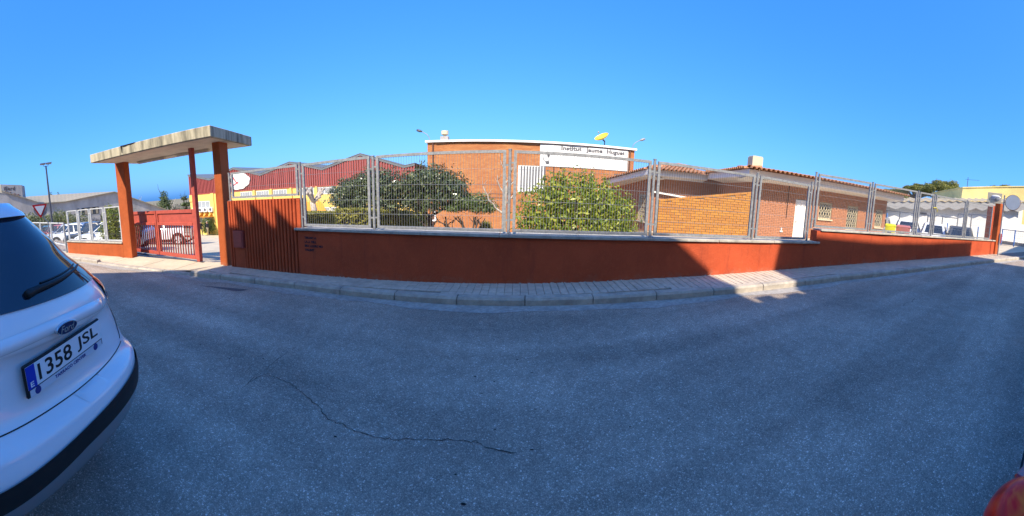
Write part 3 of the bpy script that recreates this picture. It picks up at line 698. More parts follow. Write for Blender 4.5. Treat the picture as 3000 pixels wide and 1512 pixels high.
# ================================================================ brickwork
def brick_face(parent, O, u, n, w, z0, ztop, matl, holes=(), bl=.24, bh=.065, j=.011, th=.03, indiv=0, name='brick', pick=None, seed=3):
    """courses of single bricks proud of a mortar face; O = left foot of the face, u along it, n outward"""
    g = random.Random(seed); O, u, n = Vector(O), Vector(u), Vector(n); rows = []; k = 0; z = z0
    zt = ztop if callable(ztop) else (lambda s: ztop)
    while z + bh <= max(zt(0), zt(w)) + 1e-6:
        s = -(bl + j) * (.5 if k % 2 else 0)
        while s < w:
            a, c = max(s, 0), min(s + bl, w)
            segs = [(a, c)]
            for h0, h1, hz0, hz1 in holes:
                if z + bh > hz0 and z < hz1:
                    nx = []
                    for p, q in segs:
                        if q <= h0 or p >= h1: nx.append((p, q))
                        else:
                            if p < h0: nx.append((p, h0))
                            if q > h1: nx.append((h1, q))
                    segs = nx
            for p, q in segs:
                if q - p > .03 and z + bh <= zt((p + q) / 2): rows.append((p, q - p, z))
            s += bl + j
        z += bh + j; k += 1
    key = pick or (lambda r: 0)
    rows.sort(key=key)
    if indiv:
        mb = MB().boxf((0, 0, 0), (1, 0, 0), (0, (-th if u.cross(Vector((0, 0, 1))).dot(n) < 0 else th), 0), (0, 0, bh)); me = mb.mesh(name, bevel=0); me.materials.append(matl)
    b = MB(); wl = wloc(parent)
    for i, (p, l, z) in enumerate(rows):
        pr = g.uniform(-.002, .003)
        if i < indiv:
            o = link_mesh(name, me, None, parent, tuple(O + u * p + n * pr + Vector((0, 0, z)) - wl))
            # the brick's own axes follow the wall; its length is set per brick
            o.rotation_euler = (0, 0, math.atan2(u.y, u.x)); o.scale = (l, 1, 1)
        else:
            q = O + u * p + n * pr + Vector((0, 0, z)); e = q + u * l; m = Vector((0, 0, bh)); i_ = -n * th
            b.add([q, e, e + m, q + m, q + i_, e + i_, e + i_ + m, q + i_ + m], [(0, 1, 2, 3), (3, 2, 6, 7), (1, 5, 6, 2), (4, 0, 3, 7), (4, 5, 1, 0)])
    if b.v: b.build('far_bricks' if indiv else 'brickwork', matl, parent, kind='stuff')

# ================================================================ the school block with the name board
I = thing('school_building', 'two storey orange brick school block with a white name board and roof lamps', 'building', (1.2, 22, -2))
X0, X1, Yf, zt = -5.58, 7.95, 22.0, 4.56
b = MB().boxf((X0, Yf + .022, -2.2), (X1 - X0, 0, 0), (0, 13, 0), (0, 0, zt + 2.2)); b.build('wall', M['mortar'], I)
brick_face(I, (X0, Yf, 0), (1, 0, 0), (0, -1, 0), X1 - X0, -2.0, zt - .02, M['brick'], holes=[(.3 - X0, 2.03 - X0, 1.45, 3.14), (1.65 - X0, 7.52 - X0, 3.13, 4.53)], bh=.064)
b = MB().boxf((X0 - .12, Yf - .16, zt), (X1 - X0 + .24, 0, 0), (0, 13.3, 0), (0, 0, .13)); b.build('roof_edge', M['white'], I, bevel=.01)
b = MB(); pts = []
for i in range(90):
    x = X0 + .6 + (X1 - X0 - .8) * i / 89; pts.append((x, Yf - .06, zt - .05 - .05 * abs(math.sin(x * 1.05 + .4)) ** 2 - .02 * math.sin(x * .7)))
b.tube(pts, .014, 5, cap=False); b.build('cable', M['black'], I)
for x, zb in ((-5.2, -2), (7.62, .5)):
    b = MB().tube([(x, Yf - .06, zt), (x, Yf - .06, zb)], .05, 8)
    for z in (0, 1.4, 2.8, 4.0): b.box((x, Yf - .06, z), (.14, .1, .03))
    b.build('drain_pipe', mat('brown_pipe', (.12, .055, .035), .5, .2, 10) if 'brown_pipe' not in bpy.data.materials else bpy.data.materials['brown_pipe'], I, smooth=R(40))
MB().tube([(7.48, Yf - .05, zt), (7.48, Yf - .05, 3.0)], .02, 6).build('wall_cable', M['black'], I); MB().tube([(2.58, Yf - .03, 3.12), (2.58, Yf - .03, .4)], .035, 6).build('wall_cable', M['black'], I)
b = MB().tube([(-5.25, Yf - .1, .35), (-5.05, Yf - .1, .0), (-5.02, Yf - .1, -.5)], .06, 8); b.tube([(-5.3, Yf - .1, -.52), (-5.02, Yf - .1, -.5)], .06, 8); b.build('vent_elbow', M['white'], I, smooth=R(60))
for z in (1.05, 1.3):
    b = MB().boxf((-5.5, Yf - .03, z), (5.6, 0, 0), (0, .04, 0), (0, 0, .02)); b.build('wall_conduit', M['signgrey'], I)
# louvred window panel under the board
b = MB().boxf((.3, Yf - .01, 1.45), (1.73, 0, 0), (0, .06, 0), (0, 0, 1.68)); fr = b.build('louvre_panel', M['white'], I)
for i in range(9):
    b = MB().boxf((.36 + i * .185, Yf - .07, 1.47), (.10, 0, 0), (0, .055, 0), (0, 0, 1.63)); b.build('slat', M['white'], fr, bevel=.01)
    b = MB().boxf((.46 + i * .185, Yf - .022, 1.47), (.085, 0, 0), (0, .01, 0), (0, 0, 1.63)); b.build('gap', M['signgrey'], fr)
# name board
sb = thing('name_board', 'long white board lettered Institut Jaume Huguet on the brick school wall', 'sign', (4.58, Yf - .03, 3.14))
for i in range(6):
    x = 1.65 + 5.87 * i / 6; MB().boxf((x + .002, Yf - .05, 3.145), (5.87 / 6 - .004, 0, 0), (0, .05, 0), (0, 0, 1.38)).build('board_panel', M['white'], sb)
for word, xa, xb in (('Institut', 3.0, 4.33), ('Jaume', 4.62, 5.72), ('Huguet', 6.0, 7.25)):
    vs_, fs_ = text_geo(word, .3, .006, bold=.014, space=1.06); q0, q1 = min(q[0] for q in vs_), max(q[0] for q in vs_); k = (xb - xa) / (q1 - q0)
    MB().add([(xa + (x - q0) * k, Yf - .056 - z, 4.215 - .008 * (xa - 3) + y * 1.16) for x, y, z in vs_], fs_).build('lettering', M['signgrey'], sb)
b = MB(); y = Yf - .056
b.tube([(2.15, y, 4.42), (2.15, y, 4.05), (2.2, y, 4.0)], [.004, .016, .02], 5); b.ball((2.2, y, 3.86), (.09, .015, .17), 10)
b.tube([(2.2, y, 3.68), (2.25, y, 3.5), (2.24, y, 3.3)], .01, 5); b.tube([(1.86, y, 3.72), (1.9, y, 3.55), (2.02, y, 3.42), (2.12, y, 3.38)], .018, 5); b.ball((2.15, y, 3.38), (.13, .015, .12), 10)
b.build('drawing', M['signgrey'], sb)
# roof furniture: chimney cowl, two lamps, dish
ch = thing('roof_vent', 'round cream cowl on a short block on the school roof', 'vent', (-4.48, Yf + .3, zt + .13))
MB().box((0, 0, .13), (.52, .5, .27)).build('block', M['grey'], ch, local=True, bevel=.01)
MB().lathe([(.10, .26), (.10, .33), (.24, .40), (.24, .42)], (0, 0, 0), 20).build('neck', M['offwhite'], ch, local=True, smooth=R(40))
MB().lathe([(.24, .40), (.245, .62), (.22, .63), (.0, .63)], (0, 0, 0), 24).build('cowl', M['offwhite'], ch, local=True, smooth=R(40))
def roof_lamp(x, sgn, lab):
    t = thing('roof_lamp', lab, 'lamp', (x, Yf - .1, zt + .1), 0, 'arm lamps on the school roof')
    MB().tube([(0, 0, -.1), (0, 0, .12), (sgn * .05, 0, .26), (sgn * .18, 0, .42), (sgn * .36, 0, .53), (sgn * .52, 0, .62)], .024, 8).build('arm', M['galv'], t, local=True, smooth=R(60))
    b = MB(); a = Vector((sgn * .48, 0, .6)); d = Vector((sgn * .93, 0, .3 if sgn < 0 else .36)).normalized()
    b.tube([a, a + d * .06, a + d * .2, a + d * .36, a + d * .42], [.03, .06, .09, .075, .02], 10); b.build('lamp_head', M['galv'] if sgn > 0 else M['steel'], t, local=True, smooth=R(60))
roof_lamp(-5.41, -1, 'arm lamp at the roof corner beside the round cowl'); roof_lamp(7.75, 1, 'arm lamp at the roof corner beside the yellow dish')
ds = thing('satellite_dish', 'yellow satellite dish tilted up on the school roof', 'dish', (5.86, Yf + .1, zt + .13))
MB().tube([(0, 0, 0), (0, 0, .3)], .035, 8).build('mast', M['steel'], ds, local=True); 
ax = Vector((-.50, -.28, .82)).normalized(); c = Vector((-.18, -.12, .40))
prof = [(.52 * math.sin(a) * 1.0, .30 * (1 - math.cos(a))) for a in np.linspace(0, 1.25, 9)]
prof = [(r_, h_) for r_, h_ in prof]
dm = MB(); dm.lathe(prof + [(prof[-1][0] - .015, prof[-1][1] + .012)] + [(r_ * .97, h_ + .02) for r_, h_ in prof[::-1]], c, 28, ax)
dm.build('reflector', mat('dish_yellow', (.75, .6, .06), .45, .06, 4), ds, local=True, smooth=R(50))
b = MB().tube([(0, 0, .28), c + ax * -.02], .05, 6); b.build('bracket', M['steel'], ds, local=True)
tip = c + ax * .42 + Vector((-.12, 0, .05)); b = MB().tube([c + Vector((-.2, 0, .2)), tip], .012, 5); b.ball(tip, (.05, .05, .07), 6); b.build('feed_arm', M['galv'], ds, local=True)

# ================================================================ the yellow workshop with the zigzag roof
ps = -.1; nV = Vector((math.sin(ps), math.cos(ps), 0)); tV = Vector((math.cos(ps), -math.sin(ps), 0))
def YB(t, z, out=0): return nV * (30 - out) + tV * t + Vector((0, 0, z))
yb = thing('workshop_building', 'yellow building with dark red corrugated gables in a zigzag roofline', 'building', tuple(YB(-20, -3.4)))
prof = [(-33.6, 4.62), (-29.7, 3.74), (-25.73, 4.69), (-22.0, 3.65), (-18.2, 4.58), (-14.6, 3.70), (-10.65, 4.80), (-6.6, 3.55), (-5.6, 3.75)]
b = MB().boxf(YB(-33.6, -4.2), tV * 28, nV * 20, (0, 0, 6.25)); b.build('wall', M['yellow'], yb)
def pz(t):
    for (a, za), (c, zc) in zip(prof[:-1], prof[1:]):
        if t <= c: return za + (zc - za) * (t - a) / (c - a)
    return prof[-1][1]
for (a, za), (c, zc) in zip(prof[:-1], prof[1:]):
    b = MB().add([YB(a, 2.05, -.05), YB(c, 2.05, -.05), YB(c, zc, -.05), YB(a, za, -.05), YB(a, 2.05, -20), YB(c, 2.05, -20), YB(c, zc, -20), YB(a, za, -20)], [(0, 1, 2, 3), (3, 2, 6, 7), (5, 4, 7, 6)])
    b.build('gable', M['maroon'], yb)
    o = YB(a, za + .02, .12); b = MB().boxf(o, YB(c, zc + .02, .12) - o, nV * 20, (0, 0, .05)); b.build('roof', M['slate'], yb)
    o = YB(a, za - .17, .09); b = MB().boxf(o, YB(c, zc - .17, .09) - o, nV * .08, (0, 0, .2)); b.build('flashing', M['slate'], yb)
rb = MB(); t = -33.5; cnt = 0
me_ = None
while t < -5.7:                              # upright ribs of the dark red sheet
    h = pz(t) - .2 - 2.08
    b = MB().boxf(YB(t, 2.08, .055), tV * .14, nV * .11, (0, 0, max(.2, h))); b.build('sheet_rib', M['maroon'], yb); t += .25
b = MB().boxf(YB(-33.6, 1.97, .06), tV * 28, nV * .08, (0, 0, .1)); b.build('band', M['redpaint2'], yb)
wins = [(-24.97, -23.27, 1.25, 1.87, 5), (-22.68, -21.02, 1.25, 1.87, 5), (-20.47, -18.75, 1.25, 1.87, 5), (-16.95, -15.62, 1.30, 1.9, 4), (-15.18, -13.35, 1.31, 1.9, 5), (-12.9, -11.2, 1.31, 1.9, 5), (-32.95, -29.96, .27, 1.08, 4), (-32.9, -31.5, -1.5, -.88, 2), (-31.2, -29.9, -1.5, -.88, 2), (-14.74, -13.95, -.38, -.05, 1), (-13.9, -13.2, -.38, -.05, 1)]
for a, c, z0, z1, k in wins:
    fr = MB(); fr.boxf(YB(a - .05, z0 - .08, .02), tV * (c - a + .1), nV * .1, (0, 0, .08)); fr.boxf(YB(a, z1 - .05, .02), tV * (c - a), nV * .08, (0, 0, .05))
    for i in range(k + 1): fr.boxf(YB(a + (c - a - .04) * i / k, z0, .015), tV * .04, nV * .06, (0, 0, z1 - z0))
    f = fr.build('window', M['white'], yb)
    b = MB()
    for i in range(k):
        w_ = (c - a - .04) / k; MB().boxf(YB(a + .05 + w_ * i, z0 + .01, .008), tV * (w_ - .06), nV * .01, (0, 0, z1 - z0 - .06)).build('pane', M['blind'], f)
for t in (-26.9, -23.0, -20.75, -18.3, -15.4, -13.1): MB().boxf(YB(t, .2, .16), tV * .22, nV * .2, (0, 0, 1.8)).build('pilaster', M['yellow'], yb)
MB().boxf(YB(-33.6, 1.12, .1), tV * .9, nV * .15, (0, 0, .85)).build('pilaster', M['yellow'], yb)
MB().boxf(YB(-29.7, -3.4, .1), tV * .5, nV * .15, (0, 0, 5.4)).build('pilaster', M['yellow'], yb)
b = MB()                                     # sloping sunshade over the lower windows
for i in range(5):
    a = -33.2 + i * .9; b.prism([YB(a, -.25, .02), YB(a, -.85, .8), YB(a, -.85, .02)], tV * .05)
b.boxf(YB(-33.3, -.88, .8), tV * 4.0, -nV * -.75 , (0, 0, .04)); b.build('sunshade', M['orange'], yb)
b = MB().prism([YB(-17.4, .35, .02), YB(-14.9, .35, .02), YB(-13.6, -.75, 1.2), YB(-17.4, -.3, 1.4)], (0, 0, .18)); b.build('porch_roof', M['orange'], yb)
MB().boxf(YB(-17.3, -3.2, .03), tV * 2.2, nV * .06, (0, 0, 3.1)).build('door', M['dark'], yb)
for t, lab in ((-32.52, 'white air conditioner unit nearest the red gate column on the yellow wall'), (-31.52, 'white air conditioner unit second from the gate column on the yellow wall'), (-30.66, 'white air conditioner unit third from the gate column on the yellow wall'), (-29.72, 'white air conditioner unit nearest the terracotta pillar on the yellow wall')):
    a = thing('air_conditioner', lab, 'air conditioner', tuple(YB(t, -.25, .2)), -ps * 1, 'row of air conditioner units on the yellow wall')
    MB().box((0, 0, .28), (.74, .3, .56)).build('case', M['white'], a, local=True, bevel=.02)
    MB().lathe([(.2, 0), (.2, .02), (.0, .02)], (.08, -.15, .28), 16, (0, -1, 0)).build('fan_grille', M['signgrey'], a, local=True)
    MB().box((0, .1, -.03), (.6, .4, .04)).build('bracket', M['galv'], a, local=True)
lg = thing('painted_logo', 'white cloud shaped board with a red and black letter A on the red gable', 'sign', tuple(YB(-25, 2.2, .2)))
cen = (-25.0, 3.12); P = []
for i in range(72):
    a = 2 * math.pi * i / 72; r_ = 1 + .085 * abs(math.sin(a * 4.5 + .5)) + .03 * math.sin(a * 3 + 1)
    P.append(YB(cen[0] + 1.5 * r_ * math.cos(a), cen[1] + .88 * r_ * math.sin(a), .17))
MB().prism(P, nV * .1).build('cloud_board', M['white'], lg)
def stroke(mb, pts, w): mb.tube([YB(t, z, .175) for t, z in pts], [w * .3] + [w] * (len(pts) - 2) + [w * .25], 5)
red = mat('logo_red', (.55, .01, .03), .6, .1, 8)
b = MB(); stroke(b, [(-26.35, 2.75), (-25.95, 2.62), (-25.6, 2.75), (-25.1, 3.0), (-24.85, 2.86)], .06); stroke(b, [(-26.1, 4.0), (-25.75, 3.6), (-25.4, 3.1), (-25.0, 2.75)], .075); stroke(b, [(-26.5, 3.3), (-26.1, 2.9), (-25.7, 2.45)], .07); b.build('red_stroke', red, lg)
b = MB(); stroke(b, [(-26.0, 3.9), (-26.15, 3.3), (-25.95, 2.6), (-26.4, 2.45)], .06); b.build('black_stroke', M['black'], lg)
b = MB(); stroke(b, [(-24.75, 2.88), (-24.6, 3.02), (-24.5, 2.9), (-24.3, 3.1), (-24.2, 2.98), (-24.0, 3.2), (-23.85, 3.12)], .025); b.build('script_line', red, lg)

# ================================================================ the small tiled house
u = Vector((.9707, -.2402, 0)); v = Vector((.2402, .9707, 0)); C2 = Vector((8.4, 10.35, 0)); up = Vector((0, 0, 1))
H = thing('brick_house', 'low brick house with barrel tiled roof, white eaves and a chimney', 'house', (12.8, 10.2, 0))
def HP(a, d, z): return C2 + u * a + v * d + up * z
Rm = Matrix(((u.x, v.x, 0), (u.y, v.y, 0), (0, 0, 1)))
zb = -.9
# wing and main block
def backing(parent, O, uu, nn, w, z0, z1, holes, th=.2):
    b = MB(); cuts = sorted({0, w} | {x for h_ in holes for x in h_[:2]}); O, uu, nn = Vector(O), Vector(uu), Vector(nn)
    for a, c in zip(cuts[:-1], cuts[1:]):
        hz = [h_[2:] for h_ in holes if h_[0] < (a + c) / 2 < h_[1]]; z = z0
        for p, q in sorted(hz) + [(z1, z1)]:
            if p > z: b.boxf(O + uu * a - nn * .022 + Vector((0, 0, z)), uu * (c - a), -nn * th, (0, 0, p - z))
            z = q
    return b.build('wall', M['mortar'], parent)
MB().boxf(HP(1.0, 1.28, zb), u * 8.1, v * 5.6, up * (2.9 - zb)).build('interior', M['dark'], H)
MB().boxf(HP(9.0, 1.03, zb), u * .15, v * 5.9, up * (2.9 - zb)).build('wall', M['mortar'], H); MB().boxf(HP(.922, 1.03, zb), u * .1, v * 5.9, up * (2.9 - zb)).build('wall', M['mortar'], H)
MB().boxf(HP(-2.93, 6.022, zb), u * 4.2, v * 4.8, up * (2.9 - zb)).build('wall', M['mortar'], H)
holes = [(2.05, 2.68, -1, 2.10), (3.42, 4.22, 1.30, 2.08), (5.25, 6.02, .84, 2.06), (7.4, 8.0, 1.1, 2.06)]
camd = lambda O_, uu: (lambda r: -(-((O_ + uu * r[0] + up * r[2]) - Vector((0, 0, EYE))).length) + (4 if r[2] < .55 else 0))
O1 = HP(.9, 1.0, 0)
backing(H, O1, u, -v, 8.25, zb, 2.95, holes)
brick_face(H, O1, u, -v, 8.25, .3, 2.9, M['pbrick'], holes, indiv=290, pick=camd(O1, u))
O2 = HP(.9, 6.0, 0); brick_face(H, O2, -v, -u, 5.0, .3, 2.9, M['pbrick'])
O3 = HP(-2.93, 6.0, 0); brick_face(H, O3, u, -v, 3.85, -.2, 2.85, M['pbrick'])
wdir = Vector((-.09, .996, 0)); O4 = HP(-2.93, 6.0, 0); wn = Vector((-.996, -.09, 0))
backing(H, O4 + wdir * 5, -wdir, wn, 5.0, zb, 2.9, [(3.95, 4.87, .24, 1.68)], .15)
brick_face(H, O4 + wdir * 5, -wdir, wn, 5.0, -.3, 2.85, M['pbrick'], holes=[(3.95, 4.87, .24, 1.68)])
# door and barred windows in the wing
def reveal(O, uu, nn, s0, s1, z0, z1, depth=.12):
    MB().boxf(O + uu * s0 - nn * depth + up * z0, uu * (s1 - s0), -nn * .05, up * (z1 - z0))
    return O + uu * s0 - nn * .06, s1 - s0
d0 = MB().boxf(O1 + u * 2.06 + v * .05 + up * .2, u * .61, v * .04, up * 1.88).build('door', M['white'], H, bevel=.004)
for z in (.35, 1.2): MB().boxf(O1 + u * 2.14 + v * .042 + up * z, u * .45, v * .012, up * (.75)).build('door_panel', M['white'], d0, bevel=.006)
MB().tube([O1 + u * 2.13 + v * .04 + up * 1.08, O1 + u * 2.13 + v * -.01 + up * 1.08, O1 + u * 2.22 + v * -.01 + up * 1.08], .012, 6).build('handle', M['steel'], d0)
def grille_window(O, uu, nn, s0, s1, z0, z1, nx, nz, parent=H):
    w = s1 - s0; f = MB(); q = O + uu * s0 + up * z0
    for a, c, dx, dz in ((0, 0, w, .05), (0, z1 - z0 - .05, w, .05), (0, .05, .05, z1 - z0 - .1), (w - .05, .05, .05, z1 - z0 - .1)): f.boxf(q + uu * a + up * c - nn * .1, uu * dx, nn * .05, up * dz)
    fr = f.build('window', M['offwhite'], parent)
    MB().boxf(q + uu * .05 + up * .05 - nn * .13, uu * (w - .1), nn * .01, up * (z1 - z0 - .1)).build('pane', M['glass'], fr)
    g = MB()                                 # folding scissor grille
    for i in range(nx):
        for k in range(nz):
            xa, xb = w * i / nx, w * (i + 1) / nx; za, zc = (z1 - z0) * k / nz, (z1 - z0) * (k + 1) / nz; p = lambda x, z: q + uu * x + up * z - nn * .03
            g.bar(p(xa, za), p(xb, zc), .016, .008, nn); g.bar(p(xb, za) - nn * .009, p(xa, zc) - nn * .009, .016, .008, nn)
    for i in range(nx + 1): g.bar(q + uu * (w * i / nx) - nn * .04, q + uu * (w * i / nx) - nn * .04 + up * (z1 - z0), .014, .014, nn)
    g.build('grille', M['offwhite'], fr, kind='stuff')
    MB().boxf(q - uu * .06 - up * .07 - nn * .1, uu * (w + .12), nn * .17, up * .06).build('sill', M['offwhite'], fr)
grille_window(O1, u, -v, 3.42, 4.22, 1.30, 2.08, 5, 3); grille_window(O1, u, -v, 5.25, 6.02, .84, 2.06, 5, 5); grille_window(O1, u, -v, 7.4, 8.0, 1.1, 2.06, 4, 3)
grille_window(O4 + wdir * 5, -wdir, wn, 3.95, 4.87, .24, 1.68, 5, 6)
MB().boxf(O1 + u * 1.33 - v * .05 + up * .55, u * .14, v * .05, up * .07).build('wall_box', M['white'], H); MB().boxf(O1 + u * 1.36 - v * .05 + up * .66, u * .06, v * .05, up * .08).build('wall_box', M['white'], H)
MB().tube([O1 + u * 1.6 - v * .03 + up * 2.7, O1 + u * 1.6 - v * .03 + up * 1.2], .012, 5).build('cable', M['black'], H)
b = MB().bar(HP(-2.75, 5.85, 1.88), HP(-.6, 5.85, 1.66), .14, .09); b.build('porch_edge', M['white'], H)
# white eaves: fascia and cove
def eave(pts, z0, z1, inward, name='eave'):
    b = MB()
    for (p, zo), (q, zq), inn in zip(pts[:-1], pts[1:], inward):
        p, q, inn = Vector(p), Vector(q), Vector(inn)
        rows = []
        for off, hh in ((0, z1), (0.0, z0 + .03), (.03, z0), (.35, z0 - .03), (.75, z0 - .08), (1.05, z0 - .13)):
            rows.append([p + inn * off + up * (hh + zo), q + inn * off + up * (hh + zq)])
        b.grid(rows)
    return b
eave([(HP(.0, .16, 0), 0), (HP(9.6, .16, 0), 0)], 2.74, 3.03, [v]).build('eave', M['white'], H)
eave([(HP(0, 5.0, 0), 0), (HP(0, 0, 0), 0)], 2.74, 3.03, [u]).build('eave', M['white'], H)
E0 = HP(-3.15, 5.0, 0); EB = Vector((5.75, 21.3, 0))
inL = Vector(((EB - E0).y, -(EB - E0).x, 0)).normalized()
eave([(E0 + v * .14, -.06), (HP(.02, 5.14, 0), -.06)], 2.74, 3.03, [v]).build('eave', M['white'], H)
eave([(EB, -.62), (E0, -.06)], 2.74, 3.03, [inL]).build('eave', M['white'], H)
# roof decks under the tiles
ap = HP(-1.04, 7.6, 3.50)
deck = MB()
deck.quad(HP(-.06, -.10, 3.02), HP(9.7, -.10, 3.02), HP(9.7, 4.2, 3.42), HP(2.5, 4.2, 3.42)); deck.quad(HP(0, 0, 3.03), HP(2.5, 4.2, 3.42), HP(2.0, 9, 3.42), HP(0, 5, 3.03)); deck.quad(HP(2.5, 4.2, 3.42), HP(9.7, 4.2, 3.42), HP(9.7, 9, 3.0), HP(2.0, 9, 3.0))
deck.quad(E0 + up * 2.96 - v * .10, HP(0, 4.9, 2.96), HP(2.2, 5.6, 2.99), ap); deck.quad(EB + up * 2.41, E0 + up * 2.97, ap, EB + Vector((2.6, .2, 2.95)))
deck.quad(ap, HP(2.2, 5.6, 2.99), HP(3, 10, 3.1), EB + Vector((2.6, .2, 2.95)))
deck.build('roof_deck', M['tile'], H)
# barrel tiles, each a piece
def barrel(r=.098, l=.46, th=.016, k=4):
    b = MB(); o0, o1, i0, i1 = [], [], [], []
    for i in range(k + 1):
        a = math.pi * i / k; cx, cz = math.cos(a), math.sin(a)
        o0.append((r * cx, 0, r * cz)); o1.append((r * .84 * cx, l, r * .84 * cz)); i0.append(((r - th) * cx, 0, (r - th) * cz)); i1.append(((r * .84 - th) * cx, l, (r * .84 - th) * cz))
    n = k + 1; vs_ = o0 + o1 + i0 + i1; fs_ = []
    for i in range(k): fs_ += [(i, i + 1, n + i + 1, n + i), (2 * n + i, 3 * n + i, 3 * n + i + 1, 2 * n + i + 1), (i, 2 * n + i, 2 * n + i + 1, i + 1)]
    return b.add(vs_, fs_)
tb = barrel(); tile_m = tb.mesh('roof_tile', smooth=R(50)); tile_m.materials.append(M['tile'])
cnt_tiles = 0; fart = MB()
def tile_field(p0, p1, up_v, n_rows, pitch=.215, step=.36, over=.20, limit=300, taper=0, flip=False):
    global cnt_tiles
    p0, p1, up_v = Vector(p0), Vector(p1), Vector(up_v).normalized(); e = (p1 - p0); L = e.length; e.normalize(); nn = e.cross(up_v).normalized()
    if nn.z < 0: nn = -nn; 
    Mx = Matrix((e, up_v, nn)).transposed()
    for r_ in range(n_rows):
        k = int((L - taper * r_ * step * 2) / pitch)
        for i in range(k):
            q = p0 + e * (taper * r_ * step + pitch * (i + .5)) + up_v * (r_ * step - over) + nn * (.03 + .004 * rnd.uniform(-1, 1))
            rot = Mx.to_4x4() @ Matrix.Rotation(rnd.uniform(-.03, .03), 4, 'Z')
            if cnt_tiles < limit:
                o = link_mesh('roof_tile', tile_m, None, H); o.matrix_local = Matrix.Translation(q - wloc(H)) @ rot; cnt_tiles += 1
            else: fart.add([q + rot.to_3x3() @ Vector(x) for x in tb.v], tb.f)
up1 = v * 4.2 + up * .39
mainup = (ap - HP(-1.04, 5, 2.97))
tile_field(HP(0, 0, 3.03), HP(9.75, 0, 3.03), up1, 2)
tile_field(E0 + up * 2.97, HP(.1, 5, 2.97), mainup, 5, taper=.35)
lup = inL * 2.6 + up * .53
tile_field(HP(0, 5, 3.03), HP(0, 0, 3.03), u * 2.5 + up * .39, 2)
tile_field(EB + up * 2.41, E0 + up * 2.97, lup, 3)
tile_field(HP(.6, .72, 3.1), HP(9.75, .72, 3.1), up1, 6)
tile_field(HP(.3, 5.6, 3.02), HP(2.2, 5.7, 3.0), mainup, 3)
for a, c in ((E0 + up * 3.02, ap + up * .05), (ap + up * .05, HP(2.2, 5.6, 3.06)), (HP(0, 0, 3.08), HP(2.5, 4.2, 3.47)), (HP(2.5, 4.2, 3.47), HP(9.7, 4.2, 3.47))):   # ridge tiles
    d = (c - a); k = int(d.length / .36); d.normalize(); side = d.cross(up).normalized(); nn = side.cross(d); Mx = Matrix((side, d, nn)).transposed()
    for i in range(k):
        q = a + d * i * .36
        fart.add([q + Mx @ (Vector(x) * 1.15) for x in tb.v], tb.f)
fart.build('far_roof_tiles', M['tile'], H, kind='stuff')
c0 = Vector((*pol(39.9, 15.0), 0)); cr = math.atan2(u.y, u.x)
chm = MB().box((c0.x, c0.y, 3.35), (.50, .5, .7), cr); chm.box((c0.x, c0.y, 3.72), (.46, .46, .03), cr); chm.build('chimney', M['offwhite'], H, bevel=.01)

# freestanding ochre brick wall in front of the house
lo = thing('garden_wall', 'freestanding sunlit ochre brick wall with a sloping top beside the house', 'wall', (5.6, 8.8, 0))
T1 = Vector((7.1, 8.4, 0)); O5 = T1 - u * 3.03
top5 = lambda s: 1.56 + (2.05 - 1.56) * s / 3.03
MB().add([O5 + up * -.6 + v * .022, T1 + up * -.6 + v * .022, T1 + up * 2.04 + v * .022, O5 + up * 1.55 + v * .022, O5 + up * -.6 + v * .2, T1 + up * -.6 + v * .2, T1 + up * 2.04 + v * .2, O5 + up * 1.55 + v * .2], [(0, 1, 2, 3), (5, 4, 7, 6), (3, 2, 6, 7), (1, 5, 6, 2), (4, 0, 3, 7)]).build('wall_core', M['mortar'], lo)
brick_face(lo, O5, u, -v, 3.03, .42, top5, M['ybrick'], indiv=300)
for i in range(13):                          # end bricks on edge along the slope
    s = 3.03 * i / 13; p = O5 + u * (s + .004) + up * (top5(s) - .02) - v * .008
    MB().boxf(p, u * (3.03 / 13 - .008) + up * ((2.05 - 1.56) / 13), v * .22, up * .055).build('brick', M['ybrick'], lo)
# ================================================================ right hand end: corner pillar, sign, garages, yellow building, pines
PP = lambda az, r, z=0: Vector((*pol(az, r), z))
gz = lambda p: yard_z(p.x, p.y)
def frame(a, c):
    d = (c - a); d.z = 0; L = d.length; d.normalize(); return d, Vector((-d.y, d.x, 0)), L
cp = thing('corner_pillar', 'two terracotta pillars ending the wall at the street corner', 'pillar', (15.6, 2.4, .6))
p0 = line_pt(WL, 15.62); 
MB().box((15.66, 2.42, 1.73), (.26, .28, 2.5), -.32).build('pillar', M['redwall2'], cp, bevel=.012)
MB().lathe([(.13, 0), (.13, .03), (.09, .07), (0, .08)], (15.66, 2.42, 2.98), 4).build('pillar_cap', M['redwall2'], cp)
q = PP(79.95, 17.4); MB().box((q.x, q.y, 1.7), (.26, .3, 2.5), -.32).build('pillar', M['redwall'], cp, bevel=.012)
ml = thing('letter_box', 'small dark red letter box on the corner pillar', 'letter box', (15.72, 2.24, 1.16))
MB().box((0, 0, .22), (.13, .2, .44), -.32).build('case', M['redpaint2'], ml, local=True, bevel=.02); MB().box((.05, -.09, .33), (.09, .02, .03), -.32).build('slot', M['dark'], ml, local=True)
bl = thing('bulkhead_lamp', 'square beige plate with an oval grey lamp above the corner pillar', 'lamp', (*pol(80.5, 15.7), 3.0))
dv = Vector(pol(80.5, 1)).to_3d(); fx = Vector((dv.y, -dv.x, 0)); fr_ = math.atan2(fx.y, fx.x)
MB().box((0, .05, .2), (.66, .06, .48), fr_).build('back_plate', M['offwhite'], bl, local=True, bevel=.006)
def oriented_ball(c, rx, ry, rz, n=20):
    b = MB().ball((0, 0, 0), (rx, ry, rz), n); b.v = [tuple(fx * x + dv * y + Vector((0, 0, z)) + Vector(c)) for x, y, z in b.v]; return b
o = oriented_ball(dv * .02 + up * .19, .26, .09, .165).build('lamp_bowl', mat('grey_lens', (.34, .35, .35), .2, .15, 6, spec=.7), bl, local=True, smooth=True)
